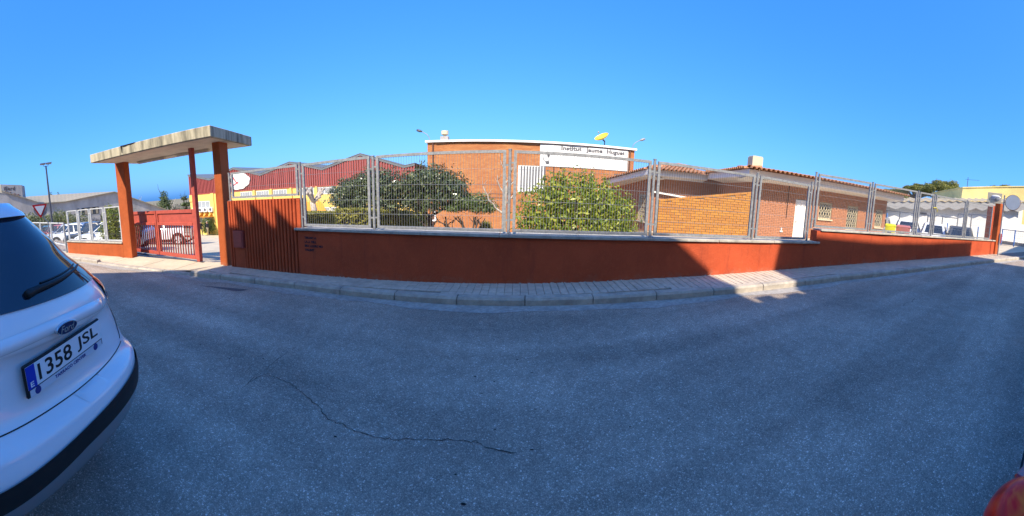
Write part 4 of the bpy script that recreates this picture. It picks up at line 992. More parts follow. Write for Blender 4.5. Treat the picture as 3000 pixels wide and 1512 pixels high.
oriented_ball(dv * -.045 + up * .275, .20, .035, .06).build('reflector', M['white'], bl, local=True, smooth=True)
MB().box((-dv.x * .078, -dv.y * .078, .13), (.07, .02, .1), fr_).build('maker_plate', M['signgrey'], bl, local=True)
rs = thing('road_sign', 'back of a round pale grey road sign on a galvanised post at the corner', 'sign', (*pol(81.95, 15.3), .62))
MB().lathe([(.03, 0), (.03, 2.72)], (0, 0, 0), 10).build('post', M['galv'], rs, local=True, smooth=R(40))
dc = Vector((dv.y, -dv.x, 0)) * .40
b = MB().lathe([(.33, -.012), (.335, 0), (.33, .012)], dc + Vector((-dv.x * .06, -dv.y * .06, 2.43)), 32, (-dv.x, -dv.y, 0)); b.build('sign_disc', mat('sign_back', (.52, .54, .54), .45, .06, 4, metal=.2), rs, local=True, smooth=R(40))
b = MB().lathe([(.352, -.02), (.352, .0), (.336, .0)], dc + Vector((-dv.x * .045, -dv.y * .045, 2.43)), 32, (-dv.x, -dv.y, 0)); b.build('sign_rim', mat('sign_rim', (.16, .02, .03), .4, .1, 5), rs, local=True)
for z in (2.3, 2.58): MB().bar((0, 0, z), dc * 1.4 + Vector((0, 0, z)), .03, .02).build('bracket', M['galv'], rs, local=True)

# white garage with scalloped valance
G0, G1 = PP(61, 23.8), PP(79.5, 27.3); gd, gn, GLn = frame(G0, G1)       # runs towards the camera side
gout = Vector((-gn.x, -gn.y, 0)) if gn.dot(-G1) < 0 else gn
ga = thing('garage_row', 'low white garage row with a grey scalloped valance and wavy tiled edge', 'garage', tuple(G0.lerp(G1, .5)))
W_ = GLn + 3.5; RS = .132                 # the roof line climbs with the street
b = MB().hexa([G0 - up * 1.5, G0 + gd * W_ - up * 1.5, G0 + gd * W_ - gout * 6 - up * 1.5, G0 - gout * 6 - up * 1.5] + [p + up * z for p, z in ((G0, 2.65), (G0 + gd * W_, 2.65 + RS * W_), (G0 + gd * W_ - gout * 6, 2.65 + RS * W_), (G0 - gout * 6, 2.65))]); b.build('wall', M['white'], ga)
n = int(W_ / .12); r0, r1, r2 = [], [], []
for i in range(n + 1):
    s = W_ * i / n; p = G0 + gd * s + gout * .5; ph = (s / 1.15) % 1
    bot = 2.22 + RS * s * .82 + .2 * (1 - abs(2 * ph - 1)) ** 1.3
    r0.append(p + up * (2.72 + RS * s)); r1.append(p + up * bot); r2.append(p - gout * .03 + up * bot)
b = MB().grid([r0, r1, r2]); b.build('valance', mat('grey_valance', (.36, .35, .34), .85, .08, 3), ga)
b = MB().boxf(G0 + gout * .5 + up * 2.70, gd * W_ + up * RS * W_, -gout * 1.2, up * .05); b.build('roof_board', M['soffit'], ga)
rows = []
for k in range(3):
    n2 = int(W_ / .07); rows.append([G0 + gd * (W_ * i / n2) + gout * (.58 - .8 * k) + up * (2.80 + RS * W_ * i / n2 + .10 * k + .05 * math.sin(i / n2 * W_ * 2 * math.pi / .62)) for i in range(n2 + 1)])
rows.insert(0, [p - up * .07 for p in rows[0]])
MB().grid(rows).build('roof_tiles', mat('pale_tile', (.50, .40, .25), .85, .15, 6), ga, smooth=R(50))
MB().boxf(G0 + gd * 3.2 + gout * .02 + up * 2.2, gd * .5, gout * .05, up * .14).build('vent_slot', M['signgrey'], ga)
# tall yellow building behind
yq0, yq1 = PP(74.8, 31.0), PP(87, 34.5); d_, n_, L_ = frame(yq0, yq1)
oy = -n_ if n_.dot(-yq0) < 0 else n_
YBd = thing('apartment_block', 'plain pale yellow building with a flat parapet beyond the garages', 'building', tuple(yq0.lerp(yq1, .5)))
pale = mat('pale_yellow_render', (.74, .58, .22), .85, .1, .6, .1, 20, dirt=(.5, .38, .16), dirt_amt=.5, dirt_scale=.9)
Ly = L_ + 14; SL = (6.55 - 5.15) / L_
MB().hexa([yq0 - up, yq0 + d_ * Ly - up, yq0 + d_ * Ly - oy * 10 - up, yq0 - oy * 10 - up, yq0 + up * 5.15, yq0 + d_ * Ly + up * (5.15 + SL * Ly), yq0 + d_ * Ly - oy * 10 + up * (5.15 + SL * Ly), yq0 - oy * 10 + up * 5.15]).build('wall', pale, YBd); MB().boxf(yq0 + up * 5.15 + oy * .08 - d_ * .05, d_ * Ly + up * SL * Ly, -oy * 10.2, up * .1).build('parapet', pale, YBd)
MB().boxf(yq0 + d_ * (L_ * .42) + oy * .03 - up * 1, d_ * 5.2, -oy * .05, up * 3.6).build('lower_wall', M['white'], YBd)
MB().tube([yq0 + d_ * 9.5 + oy * .06 + up * .8, yq0 + d_ * 9.5 + oy * .06 + up * 3.3], .05, 6).build('drain_pipe', M['offwhite'], YBd)
an = thing('antenna', 'thin television antenna mast on the yellow building', 'antenna', tuple(PP(75.5, 31.5, 5.25)))
b = MB().tube([(0, 0, 0), (0, 0, 1.0)], .03, 5); an0 = b.build('mast', M['steel'], an, local=True)
b = MB().bar((-.1, -1.1, .8), (.02, .25, .8), .02)
for k in range(6): b.bar((-.09 + .012 * k, -1.0 + .18 * k, .8), (-.09 + .012 * k + .22, -1.0 + .18 * k - .02, .8), .012)
b.build('aerial', M['steel'], an, local=True)
# rubble kerb across the side street, far rail fence
rw = thing('stone_wall', 'low rubble stone edge across the side street', 'wall', tuple(PP(84.5, 26.5, .5))); g = random.Random(4)
a, c = PP(81.6, 27), PP(90, 25.5); d_, n_, L_ = frame(a, c)
MB().boxf(a + up * .35, d_ * L_, n_ * .4, up * .62).build('wall_core', M['mortar'], rw)
for i in range(26):
    for k in range(4):
        w = L_ / 26; p = a + d_ * (i * w + (w / 2 if k % 2 else 0)) + up * (.42 + k * .145) - n_ * .04
        MB().boxf(p, d_ * (w * g.uniform(.8, .97)), n_ * .1, up * g.uniform(.1, .14)).build('stone', M['coping'], rw)
def rail_fence(name, label, a, c, nb, z0, z1, m, grid=True, posts=None):
    d, n, L = frame(a, c); t = thing(name, label, 'fence', tuple(a + up * z0))
    for i in range(nb + 1):
        p = a + d * L * i / nb; MB().box((p.x, p.y, (z0 + z1) / 2), (.06, .06, z1 - z0 + .1), math.atan2(d.y, d.x)).build('post', posts or m, t)
    for z in (z0 + .1, z1): MB().bar(a + up * z, c + up * z, .05).build('rail', m, t)
    if grid:
        w = MB(); k = int(L / .16)
        for i in range(k): q = a + d * L * i / k; w.tube([q + up * (z0 + .1), q + up * z1], .006, 3, cap=False)
        for i in range(1, 6): z = z0 + .1 + (z1 - z0 - .1) * i / 6; w.tube([a + up * z, c + up * z], .006, 3, cap=False)
        w.build('wire_mesh', m, t, kind='stuff')
    return t
rail_fence('rail_fence', 'grey framed fence round the car park behind the white parked car', PP(60.5, 24), PP(74.6, 21.6), 6, .2, 2.18, M['galv'], grid=False)
rail_fence('rail_fence', 'grey framed fence return from the car park corner to the rear pillar', PP(74.6, 21.6), PP(79.6, 17.6), 2, .3, 2.45, M['galv'], grid=False)
blue = mat('blue_paint', (.10, .26, .62), .5, .1, 6)
rail_fence('rail_fence', 'low fence with blue posts across the side street', PP(82.3, 24), PP(89, 22.5), 3, .75, 1.85, M['galv'], posts=blue)
b = 0
for az_, r_, h, lab in ((62.75, 22.8, 1.5, 'blue post beside the yellow container'), (73.0, 23.5, 1.2, 'blue post between the white car and the dark car'), (78.2, 19.8, 1.15, 'blue post nearest the rear terracotta pillar')):
    p = PP(az_, r_); z = gz(p); t = thing('bollard', lab, 'post', (p.x, p.y, z), 0, 'blue posts in the car park')
    MB().box((0, 0, h / 2), (.07, .07, h)).build('shaft', blue, t, local=True, bevel=.015); MB().box((0, 0, h * .7), (.22, .05, .05)).build('crossbar', M['galv'], t, local=True)
# containers
def container(az_, r_, cmat, lab, name, rz, zt=1.36, kx=.5):
    p = PP(az_, r_); z = gz(p); h = zt - z; t = thing(name, lab, 'container', (p.x, p.y, z), rz)
    b = MB(); rows = []
    for zz, w, d in ((.0, .48, .44), (.25 * h, .52, .48), (.8 * h, .60, .55), (.97 * h, .62, .56)): w *= kx; rows.append([(-w, -d, zz), (-w * .6, -d * 1.06, zz), (w * .6, -d * 1.06, zz), (w, -d, zz), (w, d, zz), (-w, d, zz), (-w, -d, zz)])
    b.grid(rows); b.build('bin_body', cmat, t, local=True, smooth=R(30))
    b = MB(); b.hexa([(x * kx, y, z) for x, y, z in [(-.66, -.62, .97 * h), (.66, -.62, .97 * h), (.66, .6, .97 * h), (-.66, .6, .97 * h), (-.58, -.4, h * 1.06), (.58, -.4, h * 1.06), (.58, .5, h * 1.06), (-.58, .5, h * 1.06)]]); b.build('lid', cmat, t, local=True, bevel=.02)
    MB().box((-.1 * kx, -.575, h * .62), (.5 * kx, .01, .05)).build('mark', M['black'], t, local=True)
    for x in (-.42 * kx, .42 * kx): MB().lathe([(.0, -.03), (.09, -.03), (.09, .03), (0, .03)], (x, -.4, .06), 10, (1, 0, 0)).build('wheel', M['rubber'], t, local=True)
container(63.5, 17.2, mat('yellow_plastic', (.75, .68, .01), .45, .05, 5), 'bright yellow plastic waste container behind the fence', 'waste_container', R(-62), kx=.42)
container(65.7, 17.6, mat('rose_plastic', (.48, .15, .13), .5, .06, 5), 'faded red plastic waste container next to the yellow one', 'waste_container', R(-66), kx=.58)

# ================================================================ left: warehouse, sign block, lamp, give way sign
a0 = R(-72); wn_ = Vector((math.sin(a0), math.cos(a0), 0)); wt = Vector((wn_.y, -wn_.x, 0))
def WP(t, z, out=0): return wn_ * (42 - out) + wt * t + up * z
wh = thing('warehouse', 'low grey rendered warehouse with two gables and a sunlit fibre cement roof', 'warehouse', tuple(WP(0, -3)))
P = [(-20, 7.5), (-9.8, 4.87), (-4.97, 2.74), (-1.98, 2.6), (4.1, 3.18), (9.07, .97), (12, -.3)]
b = MB().prism([WP(-20, -4.2)] + [WP(t, z) for t, z in P] + [WP(12, -4.2)], wn_ * .3); b.build('gable_wall', M['grey'], wh)
b = MB().add([WP(-7.6, 3.95, -16), WP(4.1, 3.22, -.2), WP(4.1, 3.24, -16), WP(-4.97, 2.76, -.15), WP(-1.98, 2.62, -.15), WP(-12, 4.6, -16)], [(3, 4, 1, 2, 5)]); 
b2 = MB(); rows = []
lowz = lambda tt: float(np.interp(tt, [-9.8, -4.97, -1.98, 4.1], [4.3, 2.64, 2.50, 3.10]))
for k in range(9):                           # fibre cement sheets sloping up to a straight ridge
    f = k / 8; rows.append([WP((-9.8 + 13.9 * q / 60) * (1 + f / 3), lowz(-9.8 + 13.9 * q / 60) * (1 - f) + (4.66 - (q / 60 * 14.2 - .4) * .0644) * f + (.012 if q % 2 else 0), -.15 - 14 * f) for q in range(61)])
b2.grid(rows); b2.build('roof', M['fibre'], wh)
b = MB()
for (t0, z0), (t1, z1) in zip(P[1:-1], P[2:]): b.bar(WP(t0, z0 + .03, .12), WP(t1, z1 + .03, .12), .3, .08)
b.build('verge_trim', M['fibre'], wh)
for t0, t1, z0, z1 in ((-.15, 1.95, .75, 1.62), (2.75, 4.6, .6, 1.4), (-.75, -.42, 1.15, 1.6)):
    f = MB().boxf(WP(t0, z0, .03), wt * (t1 - t0), wn_ * .06, up * (z1 - z0)).build('window', M['dark'], wh)
    for i in range(6): MB().boxf(WP(t0 + .03 + (t1 - t0 - .06) * i / 6, z0 + .05, .05), wt * ((t1 - t0 - .06) / 6 - .04), wn_ * .015, up * (z1 - z0 - .1)).build('pane', M['fibre'] if i % 2 else M['glass'], f)
g = random.Random(11); b = MB()              # faded spray writing low on the wall
for i in range(16):
    t = .5 + i * .16; z = .1 - .4 * i / 16; b.tube([WP(t + g.uniform(-.15, .15), z + g.uniform(-.3, .35), .03) for _ in range(4)], .03, 4)
b.build('graffiti', M['signgrey'], wh)
sbk = thing('sign_tower', 'square grey rendered block with worn dark lettering on the warehouse roof', 'sign', tuple(WP(-8.5, 3.6)))
MB().prism([WP(-9.75, 4.6, .05), WP(-7.2, 3.7, .05), WP(-7.2, 5.28, .05), WP(-9.75, 5.7, .05)], wn_ * 2.2).build('block', M['grey'], sbk); MB().prism([WP(-10.5, 4.8, .06), WP(-9.78, 4.6, .06), WP(-9.78, 5.7, .06), WP(-10.5, 5.8, .06)], wn_ * .8).build('side_face', M['offwhite'], sbk)
b = MB(); put_text(b, 'iEard', .62, WP(-9.5, 4.96, .062), (wt + up * -.14), up, .01, bold=.02, space=1.15); b.build('lettering', mat('worn_letters', (.07, .06, .06), .9, .3, 8), sbk)
g = random.Random(5); b = MB()
for i in range(12): t = -9.3 + i * .16; z = 4.72 - i * .07; b.tube([WP(t + g.uniform(-.2, .2), z + g.uniform(-.16, .16), .07) for _ in range(4)], .022, 4)
b.build('graffiti', mat('graffiti_brown', (.22, .10, .07), .9, .2, 8), sbk)
# tall twin head lamp
lp = PP(-77.35, 25); lz = gz(lp); L0 = thing('street_lamp', 'tall thin street lamp with two flat floodlight heads by the car park', 'lamp', (lp.x, lp.y, lz))
h = 5.0 - lz; MB().lathe([(.11, 0), (.09, .4), (.055, h)], (0, 0, 0), 10).build('pole', M['steel'], L0, local=True, smooth=R(50))
w_ = Vector((math.cos(R(77)), math.sin(R(77)), 0)); w_ = Vector((lp.y, -lp.x, 0)).normalized(); f_ = Vector((-lp.x, -lp.y, 0)).normalized()
MB().tube([w_ * -.2 + up * (h + .12), w_ * -.14 + up * (h - .02), w_ * .14 + up * (h - .02), w_ * .2 + up * (h + .12)], .022, 6).build('yoke', M['steel'], L0, local=True)
for s in (-1, 1): MB().boxf(w_ * (s * .22 - .2) + f_ * -.25 + up * (h + .12 + .0), w_ * .4, f_ * .5 + up * .0, up * .07 + w_ * .0).build('lamp_head', M['galv'], L0, local=True, bevel=.01)
MB().boxf(w_ * -.40 + f_ * -.42 + up * (h + .22), w_ * .86 + up * .02, f_ * .7 + up * -.06, up * .03).build('top_plate', M['galv'], L0, local=True)
# give way sign
sp = PP(-78.02, 15.0); zg = road_z(sp.x) + .12
gs = thing('give_way_sign', 'red and white triangular give way sign on a bent grey post', 'sign', (sp.x, sp.y, zg))
sw = Vector((sp.y, -sp.x, 0)).normalized()   # to the right as seen from the street
if sw.dot(Vector((0, 1, 0))) < 0: sw = -sw
sf = Vector((-sp.x, -sp.y, 0)).normalized()
MB().tube([up * 0, up * (1.28 - zg), sw * -.29 + up * (1.62 - zg), sw * -.29 + up * (1.95 - zg)], .028, 8).build('post', M['galv'], gs, local=True, smooth=R(40))
cz = 2.045 - zg
def tri(k, off, m, nm, par):
    c = sw * -.29 + up * (cz - .19) + sf * off
    return MB().prism([c + sw * (-.325 * k) + up * (.19 * k), c + sw * (-.30 * k) + up * (.215 * k), c + sw * (.30 * k) + up * (.215 * k), c + sw * (.325 * k) + up * (.19 * k), c + sw * (.03 * k) + up * (-.36 * k), c - sw * (.03 * k) + up * (-.36 * k)], sf * .008).build(nm, m, par, local=True)
tri(1, .04, mat('sign_red', (.5, .015, .015), .35, .05, 6), 'red_border', gs); tri(.68, .05, M['white'], 'white_face', gs)
MB().lathe([(.31, -.008), (.31, .008)], sw * -.27 + up * (cz - .2) + sf * -.04, 28, sf).build('round_back', M['galv'], gs, local=True)
# ================================================================ cars
def car(name, label, loc, yaw, paintm, L=4.3, Wd=1.8, Hh=1.5, belt=.95, hood=.92, style='hatch', group=None, plate=True):
    t = thing(name, label, 'car', loc, yaw, group); w = Wd / 2; x0, x1 = -L / 2, L / 2; gc = .2
    # lower body: sections along the length
    S = [(x0, .42, belt - .12, .80), (x0 + .08, .30, belt - .03, .92), (x0 + .35, .22, belt, .985), (x0 + L * .3, .2, belt - .0, 1), (x0 + L * .55, .2, belt - .02, 1), (x1 - L * .27, .2, belt - .05, .995), (x1 - .5, .22, hood - .06, .97), (x1 - .16, .26, hood - .17, .88), (x1 - .02, .34, hood - .28, .74)]
    if style == 'sedan': S[0] = (x0, .42, belt - .08, .80)
    rows = []
    for x, zb, zt, k in S:
        h = []
        for sy in (-1, 1):
            side = [(sy * w * k * .80, zb), (sy * w * k * .95, zb + .05), (sy * w * k, zb + .22), (sy * w * k * 1.0, (zb + zt) * .55), (sy * w * k * .975, zt - .10), (sy * w * k * .93, zt - .02), (sy * w * k * .80, zt + .015)]
            h.append(side)
        ring = h[0] + [(0, zt + .03)] + h[1][::-1]
        rows.append([(x, y, z) for y, z in ring])
    b = MB().grid(rows); n = len(rows[0]); b.add(rows[0], [tuple(range(n))]); b.add(rows[-1], [tuple(range(n))]); b.add([r_[0] for r_ in rows] + [r_[-1] for r_ in rows], [(i, i + 1, len(rows) + i + 1, len(rows) + i) for i in range(len(rows) - 1)])
    b.build('body', paintm, t, local=True, smooth=R(42))
    # greenhouse
    if style == 'sedan': bx = (x0 + .75, x0 + 1.45, x0 + 2.55, x1 - 1.15)
    elif style == 'suv': bx = (x0 + .10, x0 + .42, x0 + 2.75, x1 - 1.15)
    else: bx = (x0 + .12, x0 + .55, x0 + 2.4, x1 - 1.0)
    zb = belt - .02
    B = [(bx[0], .78), (bx[0] + .25, .92), (bx[3] - .3, .93), (bx[3], .72)]; T = [(bx[1], .62), (bx[1] + .3, .70), (bx[2] - .3, .71), (bx[2], .60)]
    ring = lambda pts, z, dz: [(x, -w * k, z - (dz if i in (0, 3) else 0)) for i, (x, k) in enumerate(pts)] + [(x, w * k, z - (dz if (3 - i) in (0, 3) else 0)) for i, (x, k) in enumerate(pts[::-1])]
    lo = ring(B, zb, 0); hi = ring(T, Hh - .03, .03); mid = [(a[0], a[1] * .9, Hh) for a in hi]; mid = [(x * .94 + (bx[1] + bx[2]) / 2 * .06, y, z) for x, y, z in mid]
    rb = MB().add(lo + hi, [(i, (i + 1) % 8, 8 + (i + 1) % 8, 8 + i) for i in range(8)]); rb.add(hi + mid, [(i, (i + 1) % 8, 8 + (i + 1) % 8, 8 + i) for i in range(8)] + [tuple(range(8, 16))])
    roof = rb.build('roof', paintm, t, local=True, smooth=R(35))
    V8 = [Vector(p) for p in lo]; H8 = [Vector(p) for p in hi]; cc = Vector(((bx[1] + bx[2]) / 2, 0, (zb + Hh) / 2))
    def pane(i, j, nm, m0, m1, z0=.08, z1=.94):
        a, c, d, e = V8[i], V8[j], H8[j], H8[i]
        q = lambda s, k: (a.lerp(c, s)).lerp(e.lerp(d, s), k)
        P = [q(m0, z0), q(m1, z0), q(m1, z1), q(m0, z1)]; nrm = (P[1] - P[0]).cross(P[3] - P[0]).normalized()
        if nrm.dot(P[0] - cc) < 0: nrm = -nrm
        MB().prism([p + nrm * .004 for p in P], nrm * .005).build(nm, M['carglass'], t, local=True)
    pane(7, 0, 'rear_window', .10, .90, .12, .9); pane(3, 4, 'windscreen', .05, .95, .05, .95)
    for i, j in ((1, 2), (5, 6)): pane(i, j, 'side_window', .02 if i == 1 else .52, .46 if i == 1 else .98); pane(i, j, 'side_window', .52 if i == 1 else .02, .98 if i == 1 else .46)
    for i, j in ((0, 1), (6, 7)): pane(i, j, 'quarter_window', .3, .95, .2, .85)
    for i, j in ((2, 3), (4, 5)): pane(i, j, 'quarter_window', .05, .9, .1, .85)
    # wheels with dark arches
    rw = .33 if style != 'suv' else .36
    for x in (x0 + .80, x1 - .85):
        for sy in (-1, 1):
            c = Vector((x, sy * (w - .10), rw)); ax = (0, sy, 0)
            MB().lathe([(rw + .06, -.12), (rw + .065, .108), (0, .108)], c, 20, ax).build('wheel_arch', M['black'], t, local=True)
            wh_ = MB().lathe([(rw * .6, -.1), (rw * .96, -.1), (rw, -.06), (rw, .08), (rw * .95, .118), (rw * .66, .118), (rw * .64, .105), (0, .105)], c, 24, ax).build('wheel', M['rubber'], t, local=True, smooth=R(40))
            rm = MB().lathe([(rw * .64, .106), (rw * .63, .122), (rw * .56, .118), (rw * .55, .109)], c, 24, ax)
            for k in range(5):
                a = 2 * math.pi * k / 5 + .3; q = Vector((math.cos(a), 0, math.sin(a))); rm.bar(c + Vector(ax) * .117 + q * rw * .1, c + Vector(ax) * .117 + q * rw * .58, rw * .17, .016, Vector(ax))
            rm.lathe([(rw * .16, .108), (rw * .14, .126), (0, .126)], c, 12, ax); rm.build('rim', M['alloy'], wh_, local=True)
    lr = bpy.data.materials.get('lamp_red') or mat('lamp_red', (.35, .006, .008), .12, .2, 12, coat=.8)
    lc = bpy.data.materials.get('lamp_clear') or mat('lamp_clear', (.6, .62, .64), .08, .1, 12, metal=.3, coat=.8)
    for sy in (-1, 1):
        MB().hexa([(x0 - .004, sy * w * .60, belt - .30), (x0 + .14, sy * w * .985, belt - .30), (x0 + .2, sy * w * .94, belt - .30), (x0 + .1, sy * w * .6, belt - .3), (x0 + .045, sy * w * .66, belt - .06), (x0 + .16, sy * w * .97, belt - .06), (x0 + .34, sy * w * .92, belt - .08), (x0 + .1, sy * w * .66, belt - .06)]).build('tail_light', lr, t, local=True, bevel=.01)
        MB().hexa([(x1 - .12, sy * w * .45, hood - .36), (x1 - .24, sy * w * .93, hood - .34), (x1 - .4, sy * w * .9, hood - .34), (x1 - .3, sy * w * .45, hood - .36), (x1 - .20, sy * w * .50, hood - .20), (x1 - .34, sy * w * .94, hood - .15), (x1 - .5, sy * w * .9, hood - .15), (x1 - .36, sy * w * .5, hood - .2)]).build('headlight', lc, t, local=True, bevel=.01)
        MB().ball((bx[3] - .32, sy * (w + .09), belt + .07), (.08, .11, .07), 8).build('mirror', paintm, t, local=True, smooth=True)
        for q in (.42, .63): MB().boxf((x0 + L * q, sy * (w * .985) - .012, belt - .16), (.17, 0, 0), (0, .024, 0), (0, 0, .025)).build('door_handle', paintm, t, local=True)
    if style == 'suv':
        for sy in (-1, 1): MB().boxf((x0 + .25, sy * (w + .004) - .012, .22), (L - .55, 0, 0), (0, .024, 0), (0, 0, .17)).build('side_trim', M['black'], t, local=True)
    MB().box((x1 - .06, 0, .45), (.1, Wd * .55, .22)).build('grille', M['black'], t, local=True, bevel=.02)
    MB().box((x0 + .03, 0, .36), (.16, Wd * .76, .17)).build('bumper', M['black'], t, local=True, bevel=.03)
    if plate:
        MB().box((x0 - .012, 0, belt - .30), (.02, .5, .11)).build('number_plate', M['white'], t, local=True); MB().box((x1 + .002, 0, .46), (.02, .5, .11)).build('number_plate', M['white'], t, local=True)
    return t
Pw = paint('white', (.76, .77, .78)); Ps = paint('silver', (.45, .47, .5), .5); Pr = paint('red', (.30, .012, .02)); Pb = paint('blue', (.015, .25, .5)); Pk = paint('black', (.012, .013, .016)); Pg = paint('grey', (.10, .105, .11), .4)
# white SUV crossing inside the gate
sv = Vector((-18.7, 11.1)); car('parked_suv', 'white SUV with dark lower trim standing inside the red gate', (sv.x, sv.y, yard_z(*sv) + .0), math.atan2(-.60, -.80), Pw, 4.5, 1.86, 1.66, 1.04, 1.02, 'suv')
# row of cars in the left car park
row = [(-15.8, 6.6, Pw, 'hatch', 'white car nearest the leafy bush in the left car park'), (-18.4, 6.7, Pk, 'sedan', 'black car between two white cars in the left car park'), (-21.0, 6.4, Pw, 'sedan', 'white saloon car left of the black car in the left car park'),
       (-23.6, 6.5, Ps, 'hatch', 'silver car next to the dark red car in the left car park'), (-26.2, 6.3, Pr, 'hatch', 'dark red car behind the white fence'), (-29.0, 6.2, Pb, 'hatch', 'blue car just right of the give way post'), (-31.8, 6.0, Pg, 'hatch', 'dark grey car farthest along behind the give way sign')]
for x, y, pm, st, lab in row: car('parked_car', lab, (x, y, yard_z(x, y)), R(218), pm, 4.1, 1.75, 1.46, .93, .9, st, 'cars parked in the left car park')
# cars in the right hand car park
for az_, r_, pm, st, Hc, lab, yw in ((61.3, 20.5, Ps, 'hatch', 1.52, 'silver car half hidden behind the house corner and yellow container', 205), (66.2, 21.0, Pw, 'hatch', 1.5, 'white car behind the faded red container', 205), (71.0, 20.0, Pw, 'hatch', 1.56, 'white car with tail towards the street right of the red container', 20), (75.6, 19.4, Pg, 'suv', 1.62, 'dark grey car at the right end of the car park row', 18)):
    p = PP(az_, r_); car('parked_car', lab, (p.x + 1.2, p.y + .5, 1.70 - Hc), R(yw if yw < 90 else yw - 180), pm, 4.2, 1.74, Hc, .96, .92, st, 'cars parked in the right car park')
# ================================================================ garden and trees
def plant(name, label, cat, p, group=None): return thing(name, label, cat, tuple(p), 0, group)
def gp(az, r): p = PP(az, r); p.z = gz(p); return p
# two dark glossy trees
p = gp(-24.5, 13.0); t = plant('shade_tree', 'dark glossy leaved tree behind the lit hedge, against the red gables', 'tree', p)
b = MB()
for k, (dx, dy) in enumerate(((-.5, .1), (.1, -.2), (.6, .2))): limbs(b, p + Vector((dx * .5, dy, -.1)), p + Vector((dx * 1.3, dy, 1.5)), .085, .8, 5, 20 + k)
b.build('trunk', M['bark'], t, smooth=True)
leaves('crown', LEAF['dark'], [(p.x - .85, p.y, 1.45, .72, .8, .55), (p.x - .35, p.y + .1, 1.72, .8, .8, .58), (p.x + .35, p.y, 1.88, .75, .8, .6), (p.x + .95, p.y, 1.75, .7, .8, .62), (p.x + .3, p.y - .1, 1.3, 1.1, .7, .48), (p.x + 1.05, p.y, 1.15, .6, .6, .45), (p.x - .75, p.y, 1.1, .7, .6, .4)], 9500, .13, t, 2, .35, 2.4)
p = gp(-13.2, 12.2); t = plant('shade_tree', 'dark glossy leaved tree with a leaning trunk in front of the brick school', 'tree', p)
b = MB(); limbs(b, p + Vector((-.45, 0, -.1)), p + Vector((-.1, 0, 1.35)), .11, .8, 6, 31); limbs(b, p + Vector((.55, .1, -.1)), p + Vector((.4, .1, 1.3)), .05, .7, 5, 33); limbs(b, p + Vector((.3, .1, -.1)), p + Vector((-.2, .1, 1.2)), .045, .7, 4, 35)
b.build('trunk', M['bark'], t, smooth=True)
leaves('crown', LEAF['dark'], [(p.x - .75, p.y, 1.75, .62, .7, .55), (p.x - .1, p.y, 1.98, .8, .75, .52), (p.x + .55, p.y, 1.68, .72, .75, .62), (p.x + .95, p.y, 1.25, .45, .6, .4), (p.x, p.y - .1, 1.25, .9, .6, .42), (p.x - .75, p.y, 1.2, .5, .6, .42)], 8600, .125, t, 3, .35, 2.4)
q = PP(-14.9, 11.6); leaves('shoot', LEAF['small'], [(q.x, q.y, .98, .07, .07, .2)], 45, .09, t, 5, .2, 2.5)
# low spreading tree
p = gp(-7.0, 11.6); t = plant('spreading_tree', 'small spreading tree on several bare stems in front of the brick school', 'tree', p)
b = MB(); g = random.Random(8)
for k in range(5):
    an = k * 1.35; b.tube([p + Vector((.08 * math.cos(an), .08 * math.sin(an), -.1)), p + Vector((.16 * math.cos(an), .16 * math.sin(an), .5)), p + Vector((.36 * math.cos(an), .3 * math.sin(an), .95)), p + Vector((.5 * math.cos(an), .4 * math.sin(an), 1.2))], [.05, .045, .03, .012], 6)
    for j in range(3): q = p + Vector((.36 * math.cos(an), .3 * math.sin(an), .95)); b.tube([q, q + Vector((g.uniform(-.3, .3), g.uniform(-.2, .2), .28))], [.022, .008], 5)
b.tube([p + Vector((.05, 0, 0)), p + Vector((-.35, 0, .55)), p + Vector((-.9, .1, .95)), p + Vector((-1.25, .1, 1.05))], [.04, .03, .025, .012], 6)
b.build('trunk', M['bark'], t, smooth=True)
leaves('crown', LEAF['small'], [(p.x - .2, p.y, 1.16, .45, .4, .22), (p.x + .25, p.y, 1.26, .48, .45, .27), (p.x + .66, p.y, 1.05, .34, .4, .2), (p.x - .6, p.y, 1.0, .32, .35, .15), (p.x + .3, p.y, 1.0, .45, .4, .16)], 3600, .075, t, 4, .3, 2.0)
# ball shrub
p = gp(-4.5, 13.0); t = plant('round_shrub', 'small clipped ball shrub by the brick school wall', 'shrub', p)
MB().tube([p, p + up * .5], .03, 6).build('stem', M['bark'], t); leaves('foliage', LEAF['hedge'], [(p.x, p.y, .2, .24, .24, .25)], 1300, .05, t, 6, .75)
MB().ball((p.x, p.y, .2), (.19, .19, .2), 10).build('dark_core', M['dark'], t)  # near-black ball inside the leaves, the inner shade put into its colour
